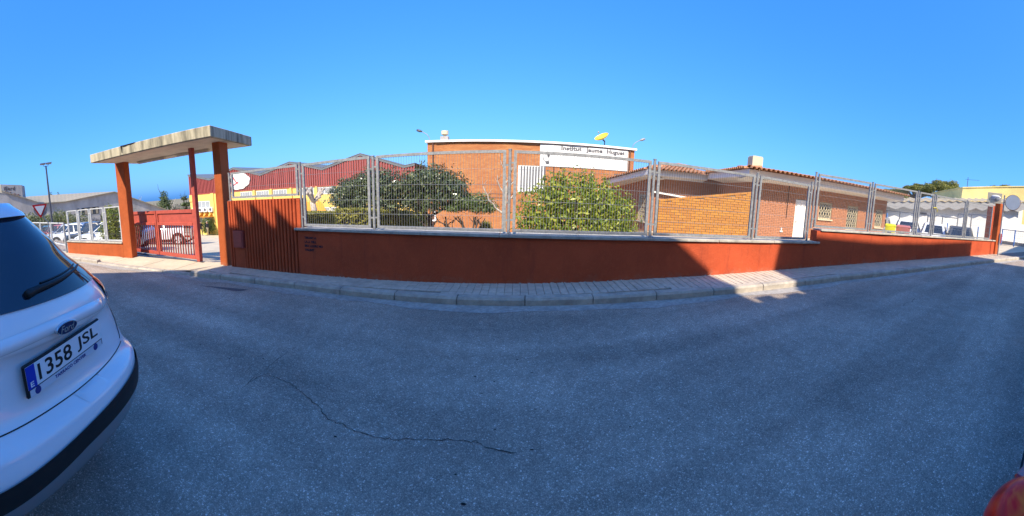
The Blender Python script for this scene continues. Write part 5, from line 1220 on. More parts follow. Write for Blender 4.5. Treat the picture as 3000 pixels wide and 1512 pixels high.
# clipped hedges
def hedge(label, pts, zt0, zt1, depth, seed):
    a, c = pts; d, n, L = frame(a, c); zb_ = -1.0
    if n.dot(-a) > 0: n = -n                # n points away from the street
    t = plant('clipped_hedge', label, 'hedge', (a.x, a.y, gz(a)))
    in_ = .05
    MB().hexa([a + d * in_ + n * in_ + up * zb_, c - d * in_ + n * in_ + up * zb_, c - d * in_ + n * (depth - in_) + up * zb_, a + d * in_ + n * (depth - in_) + up * zb_, a + d * in_ + n * in_ + up * (zt0 - in_), c - d * in_ + n * in_ + up * (zt0 - in_), c - d * in_ + n * (depth - in_) + up * (zt1 - in_), a + d * in_ + n * (depth - in_) + up * (zt1 - in_)]).build('dark_core', M['dark'], t)  # solid near-black block: shade between the leaves is painted as its colour
    g = np.random.default_rng(seed); m = int(2600 * (L * 2 + depth * 2 + L * depth)); m = min(m, 15000)
    fs = np.array([L * 2, depth * 2, L * depth]); f = g.choice(3, m, p=fs / fs.sum()); s, k, z = g.random(m), g.random(m), g.random(m)
    side = g.random(m) < .5
    u_ = np.where(f == 0, s, np.where(f == 1, np.where(side, 0, 1), s)); w_ = np.where(f == 0, np.where(side, 0, 1), k)
    ztop = zt0 + (zt1 - zt0) * w_; zz = np.where(f == 2, ztop, zb_ + (ztop - zb_) * (.3 + .7 * z))
    C = np.array(a)[None] + np.outer(u_ * L, np.array(d)) + np.outer(w_ * depth, np.array(n)); C[:, 2] = zz; C += g.normal(size=C.shape) * .022
    nm = g.normal(size=(m, 3)); A = np.cross(nm, g.normal(size=(m, 3))); A /= np.linalg.norm(A, axis=1)[:, None]; B = np.cross(A, g.normal(size=(m, 3))); B /= np.linalg.norm(B, axis=1)[:, None]
    sz = (.03 + .035 * g.random(m))[:, None]; V = np.stack([C - A * sz, C + B * sz * .6, C + A * sz, C - B * sz * .6], 1).reshape(-1, 3)
    raw_quads('foliage', V, LEAF['hedge'], t); return t
hedge('clipped hedge block, sunlit at the front, under the dark glossy trees', (Vector((-5.6, 9.75, 0)), Vector((-4.42, 9.7, 0))), 1.06, .44, 6.4, 1)
hedge('clipped hedge left of the sunlit hedge block, mostly in shade', (Vector((-9.6, 11.0, 0)), Vector((-8.1, 11.0, 0))), .78, .62, 3.2, 2)
# big light green bush
p = gp(11, 9.6); p.z = -.2; t = plant('laurel_bush', 'big round light green leafy bush behind the middle fence panel', 'bush', p)
b = MB()
for k in range(7): an = k * .9; b.tube([p, p + Vector((.5 * math.cos(an), .4 * math.sin(an), .9)), p + Vector((1.0 * math.cos(an), .8 * math.sin(an), 1.9))], [.05, .035, .012], 6)
b.build('stem', M['bark'], t, smooth=True)
cx, cy = p.x, p.y
leaves('foliage', LEAF['lime'], [(cx - .95, cy, 1.15, .78, .7, .75), (cx - .2, cy - .2, 1.5, .85, .7, .72), (cx + .5, cy, 1.35, .85, .75, .72), (cx + 1.15, cy + .1, 1.0, .7, .7, .65), (cx - 1.2, cy - .1, .6, .6, .6, .6), (cx, cy - .4, .7, 1.2, .6, .75), (cx + 1.0, cy - .2, .5, .75, .6, .5), (cx - .7, cy, 1.75, .42, .4, .38)], 11000, .115, t, 8, .38, 2.1)
for q in ((cx + .12, cy, 2.0, .1, .1, .42), (cx + .35, cy, 2.1, .09, .1, .32), (cx - .45, cy, 1.95, .12, .1, .42), (cx + .75, cy, 1.95, .14, .12, .35), (cx + 1.45, cy, 1.45, .2, .2, .35)): leaves('sprig', LEAF['lime'], [q], 70, .11, t, int(q[0] * 100) % 97, .1, 2.6)
# pale barked bare tree in front of it
p = gp(-1.25, 10.6); t = plant('bare_tree', 'bare pale barked pruned tree beside the big light green bush', 'tree', p); g = random.Random(3)
b = MB(); b.tube([p + up * -.1, p + Vector((-.02, 0, .7)), p + Vector((-.03, 0, 1.45)), p + Vector((.02, 0, 2.05)), p + Vector((-.05, 0, 2.5))], [.085, .075, .07, .055, .03], 9)
def twig(a, c, r, n_=4):
    a, c = Vector(a), Vector(c); q = [a.lerp(c, i / 4) + Vector((g.uniform(-.04, .04), g.uniform(-.04, .04), g.uniform(-.04, .04))) * (0 if i == 0 else 1) for i in range(5)]
    b.tube(q, [r, r * .85, r * .7, r * .5, r * .25], 6)
    for k in range(n_): w = q[g.choice((2, 3, 4))]; b.tube([w, w + Vector((g.uniform(-.2, .2), g.uniform(-.1, .1), g.uniform(.08, .3)))], [r * .3, r * .08], 4)
o = p; T = lambda dx, z: (o.x + dx, o.y, z)
twig(T(-.02, .92), T(-.42, 1.25), .045, 1); twig(T(-.42, 1.25), T(-.72, 1.75), .035, 6); twig(T(-.03, 1.4), T(-.3, 2.1), .03, 5); twig(T(0, 1.5), T(.28, 2.0), .04, 5); twig(T(.0, 1.7), T(.2, 2.35), .03, 5); twig(T(0, 1.2), T(.35, 1.6), .03, 4); twig(T(0, 2.0), T(-.15, 2.55), .025, 5)
b.build('trunk', M['paleb'], t, smooth=True)
# pollarded tree in front of the yellow workshop
p = gp(-33.3, 21.0); t = plant('pollarded_tree', 'pale pollarded bare tree in front of the yellow workshop windows', 'tree', p); g = random.Random(6)
b = MB(); b.tube([p, p + up * 2.0, p + Vector((-.1, 0, 2.5))], [.22, .19, .16], 9); o = p + up * 2.4
for k in range(13): an = g.uniform(0, 6.28); c = o + Vector((.75 * math.cos(an) * g.uniform(.4, 1), .6 * math.sin(an), g.uniform(.2, 1.0))); b.tube([o, o.lerp(c, .5) + Vector((0, 0, .05)), c], [.1, .075, .07], 6); b.ball(c, g.uniform(.08, .13), 6)
b.build('trunk', M['paleb'], t, smooth=True)
# left: leafy bushes by the gate pillar, grey green shrubs by the warehouse, far trees
def bush(name, label, az_, r_, zt_, w, leaf, n, size, seed, group=None, zb_=None, shell=.4, cat='bush', aspect=2.4):
    p = gp(az_, r_); h = zt_ - p.z; t = plant(name, label, cat, p, group); b = MB(); g = random.Random(seed)
    for k in range(6): an = k * 1.05; b.tube([p, p + Vector((w * .3 * math.cos(an), w * .3 * math.sin(an), h * .45)), p + Vector((w * .6 * math.cos(an), w * .6 * math.sin(an), h * .8))], [.05 * h / 2, .03 * h / 2, .012], 5)
    b.build('stem', M['bark'], t)
    cl = [(p.x + g.uniform(-.5, .5) * w, p.y + g.uniform(-.5, .5) * w, p.z + h * g.uniform(.35, .78), w * .55, w * .55, h * .26) for _ in range(6)] + [(p.x, p.y, p.z + h * .78, w * .4, w * .4, h * .22)]
    leaves('foliage', leaf, cl, n, size, t, seed, shell, aspect, kind=None); return t
bush('oleander_bush', 'tall leafy green bush behind the white fence next to the left gate pillar', -67.6, 13.2, 1.82, .62, LEAF['lime'], 2000, .13, 41, aspect=4)
bush('oleander_bush', 'leafy bush behind the closed gate between the left pillar and the white SUV', -63.4, 15.2, 1.35, .7, LEAF['olive'], 2200, .13, 42, aspect=4)
bush('oleander_bush', 'low dry bush at the foot of the white fence by the left gate pillar', -67.0, 13.4, .72, .5, LEAF['olive'], 900, .1, 43, aspect=4)
bush('grey_shrub', 'grey green olive like shrubs against the warehouse wall, left group', -80.5, 30, 1.75, 2.2, LEAF['olive'], 2600, .2, 44, 'shrubs along the warehouse')
bush('grey_shrub', 'grey green olive like shrubs behind the street lamp pole', -76.2, 31, 1.85, 1.7, LEAF['olive'], 2400, .2, 45, 'shrubs along the warehouse')
bush('grey_shrub', 'grey green olive like shrub right of the street lamp pole', -73.6, 30, 1.3, 1.4, LEAF['olive'], 1800, .2, 46, 'shrubs along the warehouse')
bush('round_bush', 'rounded green bush against the yellow building behind two people', -51.2, 41.7, -1.05, 1.0, LEAF['small'], 2600, .2, 47)
def tree(name, label, az_, r_, zb_, zt_, w, leaf, n, size, seed, clumps, m='bark'):
    p = PP(az_, r_, zb_); t = plant(name, label, 'tree', p); b = MB(); H_ = zt_ - zb_; limbs(b, p, p + up * H_ * .75, w * .07, w * .5, 9, seed); b.build('trunk', M[m], t)
    if n: leaves('crown', leaf, [(p.x + cx_ * w, p.y + cy_ * w, zb_ + cz_ * H_, rx * w, rx * w, rz * H_) for cx_, cy_, cz_, rx, rz in clumps], n, size, t, seed, .3, 2.2)
    return t
tree('conifer_tree', 'dense green conifer standing beyond the red gate', -58.3, 60, -4, 3.5, 1.9, LEAF['conifer'], 4200, .32, 51, [(0, 0, .82, .42, .16), (.25, 0, .65, .6, .18), (-.3, .1, .6, .65, .18), (.5, 0, .45, .7, .16), (-.5, 0, .38, .75, .18), (0, 0, .3, .9, .2)])
tree('bare_tree', 'bare winter tree right of the conifer beyond the gate', -57.2, 52, -4, 1.6, 1.9, None, 0, 1, 52, [], 'paleb')
tree('bare_tree', 'thin bare winter tree poking up behind the warehouse gable', -62.4, 55, -3.5, 3.6, 1.0, None, 0, 1, 53, [], 'paleb')
tree('cedar_tree', 'sparse dark cedar beside the left edge of the yellow building', -54.9, 50, -3.6, 2.6, 1.5, LEAF['conifer'], 1300, .35, 54, [(0, 0, .85, .3, .06), (.2, 0, .7, .55, .05), (-.2, 0, .55, .75, .05), (.1, 0, .4, .9, .05), (0, 0, .25, 1, .06)])
tree('fan_tree', 'small tree top showing above the warehouse roof left of the lamp', -78.9, 64, -3, 4.1, 1.8, LEAF['conifer'], 900, .4, 55, [(0, 0, .9, .7, .07), (.5, 0, .85, .5, .05)])
tree('cypress_tree', 'narrow dark cypress tip above the warehouse roof beside the lamp pole', -77.0, 66, -3, 4.9, .45, LEAF['conifer'], 700, .3, 56, [(0, 0, .8, .8, .22)])
tree('cypress_tree', 'narrow cypress tip above the warehouse roof right of the lamp pole', -75.8, 66, -3, 4.5, .5, LEAF['conifer'], 500, .3, 57, [(0, 0, .85, .8, .18)])
# ragged far scrub and bare wood beyond the school yard
cl = []; g = random.Random(77)
for k in range(60):
    az_ = -70 + 24 * k / 59; r_ = 72 + g.uniform(-6, 10); p = PP(az_, r_, -3.6); cl.append((p.x, p.y, -2.4 + g.uniform(0, 1.6), 1.8, 1.8, g.uniform(1.4, 2.3)))
o = leaves('far_woodland', mat('winter_twigs', (.17, .145, .11), .9, .4, 3), cl, 12000, .75, None, 77, .2, 6, kind='stuff'); tag(o, 'ragged band of bare winter woodland far beyond the school yard', 'woodland')
# umbrella pines on the right
def pine(label, az_, r_, zb_, z0, z1, w, n, seed):
    p = PP(az_, r_, zb_); t = plant('umbrella_pine', label, 'tree', p, 'umbrella pines behind the garages'); b = MB(); g = random.Random(seed)
    b.tube([p, p + Vector((.2, .1, (z0 - zb_) * .6)), p + Vector((0, 0, z0 - zb_))], [.3, .26, .2], 8); o = p + up * (z0 - zb_ - .2)
    cl = []
    for k in range(16):
        an = k * 2.4; rr = w * math.sqrt((k + .5) / 16); c = Vector((p.x + rr * math.cos(an), p.y + rr * math.sin(an), z0 + (z1 - z0) * (.80 - .55 * (rr / w) ** 2) * g.uniform(.72, 1.08)))
        b.tube([o, o.lerp(c, .55) - up * .2, c - up * .15], [.14, .09, .03], 5); cl.append((c.x, c.y, c.z, w * .27, w * .27, (z1 - z0) * .17))
    b.build('trunk', M['bark'], t); leaves('crown', LEAF['pine'], cl, int(n * 1.9), .22, t, seed, .45, 3.0, .5)
pine('tall umbrella pine with a wide crown, tallest behind the garages', 71.6, 45, 0, 4.9, 7.75, 3.0, 8000, 61)
pine('umbrella pine with a lower crown left of the tallest pine', 67.0, 46, 0, 4.9, 6.75, 2.0, 5000, 62)
pine('far low umbrella pine crown just above the end of the tiled roof', 63.0, 52, 0, 4.6, 6.3, 2.6, 5000, 63)
pine('umbrella pine crown peeping over the yellow building parapet', 83.0, 46, 0, 6.6, 8.0, 3.4, 4500, 64)
# ================================================================ two people by the yellow building
def person(label, loc, yaw, pose, shirt, legs, hair):
    t = thing('person', label, 'person', loc, yaw)
    J = dict(pelvis=((0, 0, .95), .135), belly=((.0, 0, 1.1), .135), chest=((0, 0, 1.32), .15), neck=((.0, 0, 1.49), .058), head=((.02, 0, 1.6), .085), crown=((.02, 0, 1.71), .075))
    E_ = [('pelvis', 'belly'), ('belly', 'chest'), ('chest', 'neck'), ('neck', 'head'), ('head', 'crown')]
    for s, sg in (('l', 1), ('r', -1)):
        f, k, h, e = pose[s]
        J.update({'hip' + s: ((0, .09 * sg, .9), .095), 'knee' + s: ((k, .10 * sg, .5), .062), 'ank' + s: ((f, .10 * sg, .09), .042), 'toe' + s: ((f + .17, .12 * sg, .04), .036), 'sh' + s: ((0, .18 * sg, 1.40), .062), 'el' + s: (e, .045), 'ha' + s: (h, .034)})
        E_ += [('pelvis', 'hip' + s), ('hip' + s, 'knee' + s), ('knee' + s, 'ank' + s), ('ank' + s, 'toe' + s), ('chest', 'sh' + s), ('sh' + s, 'el' + s), ('el' + s, 'ha' + s)]
    names = list(J); me = bpy.data.meshes.new('person_body'); me.from_pydata([J[k][0] for k in names], [(names.index(a), names.index(c)) for a, c in E_], [])
    o = bpy.data.objects.new('body', me); col.objects.link(o); m = o.modifiers.new('s', 'SKIN'); 
    sv_ = me.skin_vertices[0].data if me.skin_vertices else None
    if sv_ is None:
        bm = bmesh.new(); bm.from_mesh(me); bm.verts.layers.skin.verify(); bm.to_mesh(me); bm.free(); sv_ = me.skin_vertices[0].data
    for i, k in enumerate(names): sv_[i].radius = (J[k][1], J[k][1]); sv_[i].use_root = (k == 'pelvis')
    o.modifiers.new('u', 'SUBSURF').levels = 1
    bpy.context.view_layer.update(); m2 = bpy.data.meshes.new_from_object(o.evaluated_get(bpy.context.evaluated_depsgraph_get())); bpy.data.objects.remove(o)
    for mm in (M['skin'], shirt, legs, M['black'], hair): m2.materials.append(mm)
    for pl in m2.polygons:
        z = pl.center.z; y = abs(pl.center.y); pl.use_smooth = True
        pl.material_index = 3 if z < .09 else 2 if z < .97 else (0 if z > 1.47 else 1)
        if .97 > z > .70 and y > .2: pl.material_index = 0
    link_mesh('body', m2, None, t)
    MB().ball((.0, 0, 1.69), (.10, .092, .085), 10).build('hair', hair, t, local=True, smooth=True)
    return t
pa_, pb_ = PP(-52.55, 40.5), PP(-51.45, 40.8)
dk = mat('dark_cloth', (.012, .013, .018), .9, .2, 20); kh = mat('khaki_cloth', (.3, .25, .16), .9, .15, 20); hr = mat('dark_hair', (.02, .015, .012), .7, .2, 30); gh = mat('grey_hair', (.3, .28, .25), .7, .2, 30); nv = mat('navy_cloth', (.02, .025, .04), .9, .2, 20)
person('person in dark jacket and dark trousers walking beside the round bush', (pa_.x, pa_.y, gz(pa_)), R(-20), dict(l=(.22, .16, (.18, .26, .86), (.04, .25, 1.1)), r=(-.22, -.02, (-.12, -.26, .86), (-.1, -.24, 1.1))), dk, nv, hr)
person('person in black top and khaki trousers standing in front of the round bush', (pb_.x, pb_.y, gz(pb_)), R(-70), dict(l=(.06, .05, (.16, .24, .92), (-.03, .27, 1.12)), r=(-.06, 0, (.12, -.24, .9), (-.04, -.27, 1.12))), dk, kh, gh)
# ================================================================ the white car in the left foreground (its tail)
fO = Vector((-1.749, .358, 0)); fd = Vector((-.529, .849, 0)).normalized(); fn = Vector((fd.y, -fd.x, 0)); GZ = -.055
VC = np.array([(.2, -.40), (.42, -.10), (.435, .04), (.47, .09), (.52, .11), (.58, .125), (.66, .13), (.76, .11), (.80, .05), (.84, .02), (.92, 0), (1.12, 0), (1.16, .035), (1.24, .03), (1.32, 0), (1.38, -.03), (1.6, -.17), (1.78, -.33), (1.86, -.43)])
WW = np.array([(.2, .84), (.4, .91), (.7, .94), (.95, .95), (1.1, .93), (1.2, .91), (1.3, .88), (1.38, .83), (1.6, .70), (1.8, .56), (1.88, .48)])
NN = np.array([(.2, 3.0), (.85, 3.0), (1.1, 2.5), (1.3, 2.2), (1.5, 1.95), (1.9, 1.9)]); DD = np.array([(.2, .6), (.85, .62), (1.1, .75), (1.3, .9), (1.5, 1.05), (1.9, 1.15)])
ip = lambda T, z: float(np.interp(z, T[:, 0], T[:, 1]))
def fS(s, z, off=0.0, raw=False):            # s = -1..1 round the tail, z = height; point on the body skin
    w = ip(WW, z); a = min(abs(s), 1.0); ne, dd = ip(NN, z), ip(DD, z)
    vv = ip(VC, z) - dd * (1 - max(0, 1 - a ** ne) ** (1 / ne)) - .03 * (s * w) ** 2
    return Vector((s * w, vv, z))
def fU(u, z, off=0.0):                       # by true half width; pushed out along the skin normal
    w = ip(WW, z); s = max(-1, min(1, u / w)); e = 1e-3; p = fS(s, z)
    if off:
        s2 = s + e if s < .99 else s - e; d1 = fS(s2, z) - p; d2 = fS(s, min(z + .01, 1.87)) - p if z < 1.86 else p - fS(s, z - .01)
        nn = d1.cross(d2).normalized()
        if nn.y < 0: nn = -nn
        p = p + nn * off
    return p
fyaw = math.atan2(fd.y, fd.x)
ford = thing('parked_car', 'white car seen from behind at the left edge with number plate 1358 JSL', 'car', (fO.x, fO.y, GZ), fyaw)
# local axes of the car: x to its right, -y backwards is wrong way round, so flip: local y = forward
def LC(p): return Vector((p.x, -p.y, p.z))  # skin space (v outward = back) -> local (y forward)
white = paint('white_near', (.82, .82, .82), 0, .2)
zs = [.43, .435, .445, .46, .48, .50, .53, .58, .62, .66, .70, .73, .76, .78, .80, .82, .84, .88, .92, .98, 1.05, 1.12, 1.14, 1.16, 1.2, 1.24, 1.28, 1.32, 1.36, 1.42, 1.5, 1.6, 1.7, 1.78, 1.82]
ss = [math.sin(math.pi / 2 * k / 22) for k in range(-22, 23)]
rows = []
for z in zs:
    tail = [fS(s, z) for s in ss]; w = ip(WW, z); yb_ = tail[0].y
    fr_y = -4.5 if z < 1.0 else -3.3 - 0 * z if z < 1.2 else -3.1 + (z - 1.2) * 1.9
    left = [Vector((-w * k, fr_y * f + yb_ * (1 - f), z)) for f, k in ((1, .55), (.97, .8), (.8, .97), (.5, 1.02), (.2, 1.0))]
    right = [Vector((-p.x, p.y, p.z)) for p in left[::-1]]
    rows.append([LC(p) for p in left + tail + right])
b = MB().grid(rows); m_ = len(rows[0]); b.add([r_[0] for r_ in rows] + [r_[-1] for r_ in rows], [(i, i + 1, len(rows) + i + 1, len(rows) + i) for i in range(len(rows) - 1)])
tops = [Vector((p.x * .9, p.y + (.12 if p.y < 1 else -.1), p.z + .05)) for p in rows[-1]]
b.grid([rows[-1], tops]); b.add(tops, [tuple(range(m_))]); b.add(rows[0], [tuple(range(m_))])
b.build('body', white, ford, local=True, smooth=R(50))
def patch(zfun0, zfun1, u0, u1, off, nu=30, nz=10, back=.004):
    """a sheet riding on the skin between two height curves"""
    out = []; 
    for k in range(nz + 1):
        r_ = []
        for i in range(nu + 1):
            u = u0 + (u1 - u0) * i / nu; z0, z1 = zfun0(u), zfun1(u); z = z0 + (z1 - z0) * k / nz; r_.append(LC(fU(u, z, off)))
        out.append(r_)
    return out
# rear window: dark glass, gloss black corners wrapping to the roof
gu = lambda z: float(np.interp(z, [1.32, 1.40, 1.45, 1.55, 1.69, 1.80], [.745, .60, .50, .36, .22, .16]))
rows = []
for k in range(17):
    z = 1.335 + (1.80 - 1.335) * k / 16; W_ = gu(z) * 1.0
    rows.append([LC(fU(-W_ + 2 * W_ * i / 28, z - .03 * (abs(-1 + 2 * i / 28)) ** 2 * (1 - k / 16), .008)) for i in range(29)])
MB().grid(rows).build('rear_window', M['carglass'], ford, local=True, smooth=True)
for sg in (-1, 1):
    rows = []
    for k in range(15):
        z = 1.315 + (1.79 - 1.315) * k / 14; w = ip(WW, z); u0 = gu(z) * .985; u1 = max(u0 + .004, w * (.995 if z > 1.42 else .86 + .135 * (z - 1.315) / .105)); rows.append([LC(fU(sg * (u0 + (u1 - u0) * i / 12), z, .005)) for i in range(13)])
    MB().grid(rows).build('pillar_trim', M['gloss'], ford, local=True, smooth=True)
# roof spoiler
rows = []
for z, off in ((1.80, .01), (1.795, .045), (1.82, .06), (1.86, .04), (1.885, .0), (1.89, -.2)):
    rows.append([LC(fU(-.36 + .72 * i / 24, min(z, 1.86), 0) + Vector((0, off * (1 - .55 * abs(i / 12 - 1) ** 3), max(0, z - 1.86) - .015 * abs(i / 12 - 1) ** 3))) for i in range(25)])
sp_ = MB().grid(rows); sp_.add([r_[0] for r_ in rows], [tuple(range(len(rows)))]); sp_.add([r_[-1] for r_ in rows], [tuple(range(len(rows)))]); sp_.build('roof_spoiler', white, ford, local=True, smooth=R(50))
# lower black strip and silver skid panel
z_ = lambda c: (lambda u: c + .035 * max(0, u) ** 2)
bs = patch(lambda u: .585 + .07 * min(0, u), lambda u: .68 + .05 * u, -.86, .93, .012, 44, 6); MB().grid(bs).build('bumper_strip', M['black'], ford, local=True, smooth=True)
MB().grid(patch(lambda u: .447, lambda u: .582 + .07 * min(0, u), -.85, .91, .009, 44, 6)).build('skid_panel', paint('skid_grey', (.30, .30, .31), .5, .4), ford, local=True, smooth=True)
MB().boxf((-.72, .45, .24), (1.44, 0, 0), (0, 3.6, 0), (0, 0, .22)).build('underside', M['black'], ford, local=True)
# seams: tailgate shut line, bumper edge
def seam(pts, r, m, nm, off=.0015):
    P_ = [LC(fU(u, z, off)) for u, z in pts]; MB().tube(P_, r, 5).build(nm, m, ford, local=True, smooth=True)
seam([(-.66 + 1.32 * i / 30, .818 + .05 * max(0, (-.66 + 1.32 * i / 30)) ** 1.5) for i in range(31)], .0035, M['black'], 'shut_line')
seam([(.66 + .17 * i / 8, .845 + .02 + (.30 * (i / 8) ** 1.5)) for i in range(9)], .003, M['black'], 'shut_line')
# moulded brow over the plate
rows = []
for z, off in ((1.155, .002), (1.165, .022), (1.19, .03), (1.215, .022), (1.225, .003)):
    rows.append([LC(fU(-.52 + .98 * i / 26, z + .045 * (1 - abs((i - 14) / 14) ** 2) - .02, off * (1 - abs(i / 13 - 1) ** 6))) for i in range(27)])
MB().grid(rows).build('plate_brow', white, ford, local=True, smooth=True)
# hollow catch in the bumper
rows = [[LC(fU(.03 + .22 * i / 10 + .012 * k, .815 - .014 * k + .01 * i / 10, o_ * (0 if i in (0, 10) else 1) + .002)) for i in range(11)] for k, o_ in enumerate((0, .014, .016, .004, 0))]
MB().grid(rows).build('catch_lip', white, ford, local=True, smooth=True)
# number plate
ang = R(5.0); pc = Vector((.02, -.036, 1.032)); pu = Vector((math.cos(ang), 0, math.sin(ang))); pw = Vector((-math.sin(ang), 0, math.cos(ang))); pnv = Vector((0, -1, 0))
npl = MB().boxf(pc - pu * .30 - pw * .082 + pnv * -.02, pu * .60, pw * .164, pnv * .02).build('number_plate', M['black'], ford, local=True, bevel=.006)
MB().boxf(pc - pu * .292 - pw * .038 + pnv * .0015, pu * .584, pw * .112, pnv * .002).build('plate_face', mat('plate_white', (.80, .80, .80), .35, .03, 10), npl, local=True)
MB().boxf(pc - pu * .292 - pw * .038 + pnv * .003, pu * .058, pw * .112, pnv * .002).build('blue_band', mat('plate_blue', (.01, .04, .42), .35, .05, 10), npl, local=True)
MB().boxf(pc - pu * .285 - pw * .078 + pnv * .0015, pu * .57, pw * .034, pnv * .002).build('dealer_strip', mat('dealer_strip', (.6, .62, .66), .4, .05, 10), npl, local=True)
def plate_text(s, size, du, dw, m, nm, bold=0, width=None, height=None, off=.0045, **kw):
    vs_, fs_ = text_geo(s, size, .0006, bold=bold, **kw); xa, xb = min(v_[0] for v_ in vs_), max(v_[0] for v_ in vs_); ya, yb2 = min(v_[1] for v_ in vs_), max(v_[1] for v_ in vs_)
    kx = width / (xb - xa) if width else 1; ky = height / (yb2 - ya) if height else kx
    MB().add([pc + pu * (du + (x - xa) * kx) + pw * (dw + (y - ya) * ky) + pnv * (off + z) for x, y, z in vs_], fs_).build(nm, m, npl, local=True)
plate_text('1358', .1, -.215, -.022, M['black'], 'plate_number', .0012, .245, .082); plate_text('JSL', .1, .075, -.022, M['black'], 'plate_number', .0012, .185, .082)
plate_text('E', .03, -.275, -.030, M['white'], 'country_letter', .0005, .022, .026, .006)
plate_text('TARRACO CENTER', .02, -.115, -.069, mat('dealer_blue', (.03, .04, .2), .4, .05, 10), 'dealer_name', .0006, .25, .017)
for du in (-.235, .225): MB().lathe([(.020, 0), (.018, .003), (0, .003)], pc + pu * du - pw * .061 + pnv * .003, 16, pnv).build('dealer_badge', bpy.data.materials['dealer_blue'], npl, local=True)
# oval badge
bc = LC(fU(.0, 1.195, .034)); bd = ford
def oval(rx, rz, y0, y1, m, nm):
    P_ = [bc + Vector((rx * math.cos(a), y0, rz * math.sin(a))) for a in np.linspace(0, 2 * math.pi, 36, endpoint=False)]
    return MB().prism(P_, (0, y1 - y0, 0)).build(nm, m, bd, local=True, bevel=.002)
bdg = oval(.078, .032, .02, -.010, M['chrome'], 'badge'); 
P_ = [bc + Vector((.071 * math.cos(a), -.0105, .0265 * math.sin(a))) for a in np.linspace(0, 2 * math.pi, 36, endpoint=False)]
MB().prism(P_, (0, -.0012, 0)).build('badge_field', mat('badge_blue', (.006, .015, .07), .15, .05, 10, coat=.6), bdg, local=True)
vs_, fs_ = text_geo('Ford', .05, .0005, bold=.0004, shear=.3); xa, xb = min(q[0] for q in vs_), max(q[0] for q in vs_)
MB().add([bc + Vector(((x - (xa + xb) / 2) * .105 / (xb - xa), -.0125 - z, (y - .017) * .98)) for x, y, z in vs_], fs_).build('badge_script', M['chrome'], bdg, local=True)
# wiper
P_ = [LC(fU(.10 + .26 * i / 10, 1.405 + .03 * i / 10, .022 + .01 * math.sin(i / 10 * 3.14))) for i in range(11)]
wp = MB().tube([LC(fU(-.16 + .02 * k, 1.385 + .003 * k, .02)) for k in range(4)] + [LC(fU(-.08 + .056 * k, 1.397 + .0035 * k, .026)) for k in range(9)], [.018, .024, .022, .02] + [.018 - .0014 * k for k in range(9)], 7); wpo = wp.build('rear_wiper', M['black'], ford, local=True, smooth=True)
MB().tube([LC(fU(-.04 + .05 * k, 1.424 + .0022 * k, .012)) for k in range(9)], .006, 5).build('wiper_blade', M['black'], wpo, local=True)
# tail lamps
lr_ = bpy.data.materials['lamp_red']
for sg in (-1, 1):
    rows = []
    for k in range(9):
        z = 1.165 + .15 * k / 8; u0 = .60 - .05 * k / 8; rows.append([LC(fU(sg * (u0 + (ip(WW, z) * .998 - u0) * i / 12), z, .016 * math.sin(math.pi * max(.08, min(.92, k / 8))))) for i in range(13)])
    MB().grid(rows).build('tail_light', lr_, ford, local=True, smooth=True)
    rows = [[LC(fU(sg * (.60 + (ip(WW, 1.15) * .995 - .60) * i / 6), 1.132 + .03 * k / 3, .014)) for i in range(7)] for k in range(4)]
    MB().grid(rows).build('reverse_light', bpy.data.materials['lamp_clear'], ford, local=True, smooth=True)
MB().tube([LC(fU(.86, .95, .004)), LC(fU(.93, .965, .004))], .012, 6).build('side_badge', M['chrome'], ford, local=True)
MB().tube([Vector((.56, .5, .40)), Vector((.60, .10, .385))], .04, 14).build('exhaust', M['black'], ford, local=True, smooth=R(50))
for sx in (-1, 1):
    for yy in (.95, 3.65):
        c = Vector((sx * .82, yy, .36)); ax = (sx, 0, 0)
        w2 = MB().lathe([(.22, -.11), (.35, -.11), (.365, -.07), (.365, .07), (.35, .11), (.24, .11), (.23, .09), (0, .09)], c, 28, ax).build('wheel', M['rubber'], ford, local=True, smooth=R(40))
        rm = MB().lathe([(.235, .1), (.225, .115), (.2, .11)], c, 28, ax)
        for k in range(5): a = 2 * math.pi * k / 5; q = Vector((0, math.cos(a), math.sin(a))); rm.bar(c + Vector(ax) * .105 + q * .03, c + Vector(ax) * .105 + q * .21, .06, .02, Vector(ax))
        rm.build('rim', M['alloy'], w2, local=True)
# ================================================================ red car at the right edge: only its tail lamp corner shows
rc = car('parked_car', 'red car at the bottom right corner showing only its rear lamp', (3.02, -1.12, road_z(3.0) - .02), R(-8), paint('wine', (.16, .006, .02), 0, .2), 4.3, 1.8, 1.46, .92, .9, 'hatch')
lampm, lt, lb, lns, lls = _nodes('lamp_lens_red')
geo = _n(lns, 'ShaderNodeNewGeometry'); wv = _n(lns, 'ShaderNodeTexNoise', Scale=7.0, Detail=3, Distortion=1.5); lls.new(geo.outputs['Position'], wv.inputs['Vector'])
lls.new(_ramp(lns, lls, wv.outputs['Fac'], [(.35, (.5, .002, .002)), (.52, (.85, .010, .004)), (.66, (.95, .14, .01))]), lb.inputs['Base Color']); lb.inputs['Roughness'].default_value = .3; lb.inputs['Specular IOR Level'].default_value = .25; lb.inputs['Coat Weight'].default_value = .12
lm_ = MB().ball((-2.06, .80, .70), (.15, .15, .19), 28); lm_.build('lamp_lens', lampm, rc, local=True, smooth=True)
MB().lathe([(.17, -.03), (.178, .0), (.165, .03)], (-2.04, .78, .70), 32, (-.75, .66, .1)).build('lamp_surround', paint('wine', (.16, .006, .02), 0, .2), rc, local=True, smooth=True)
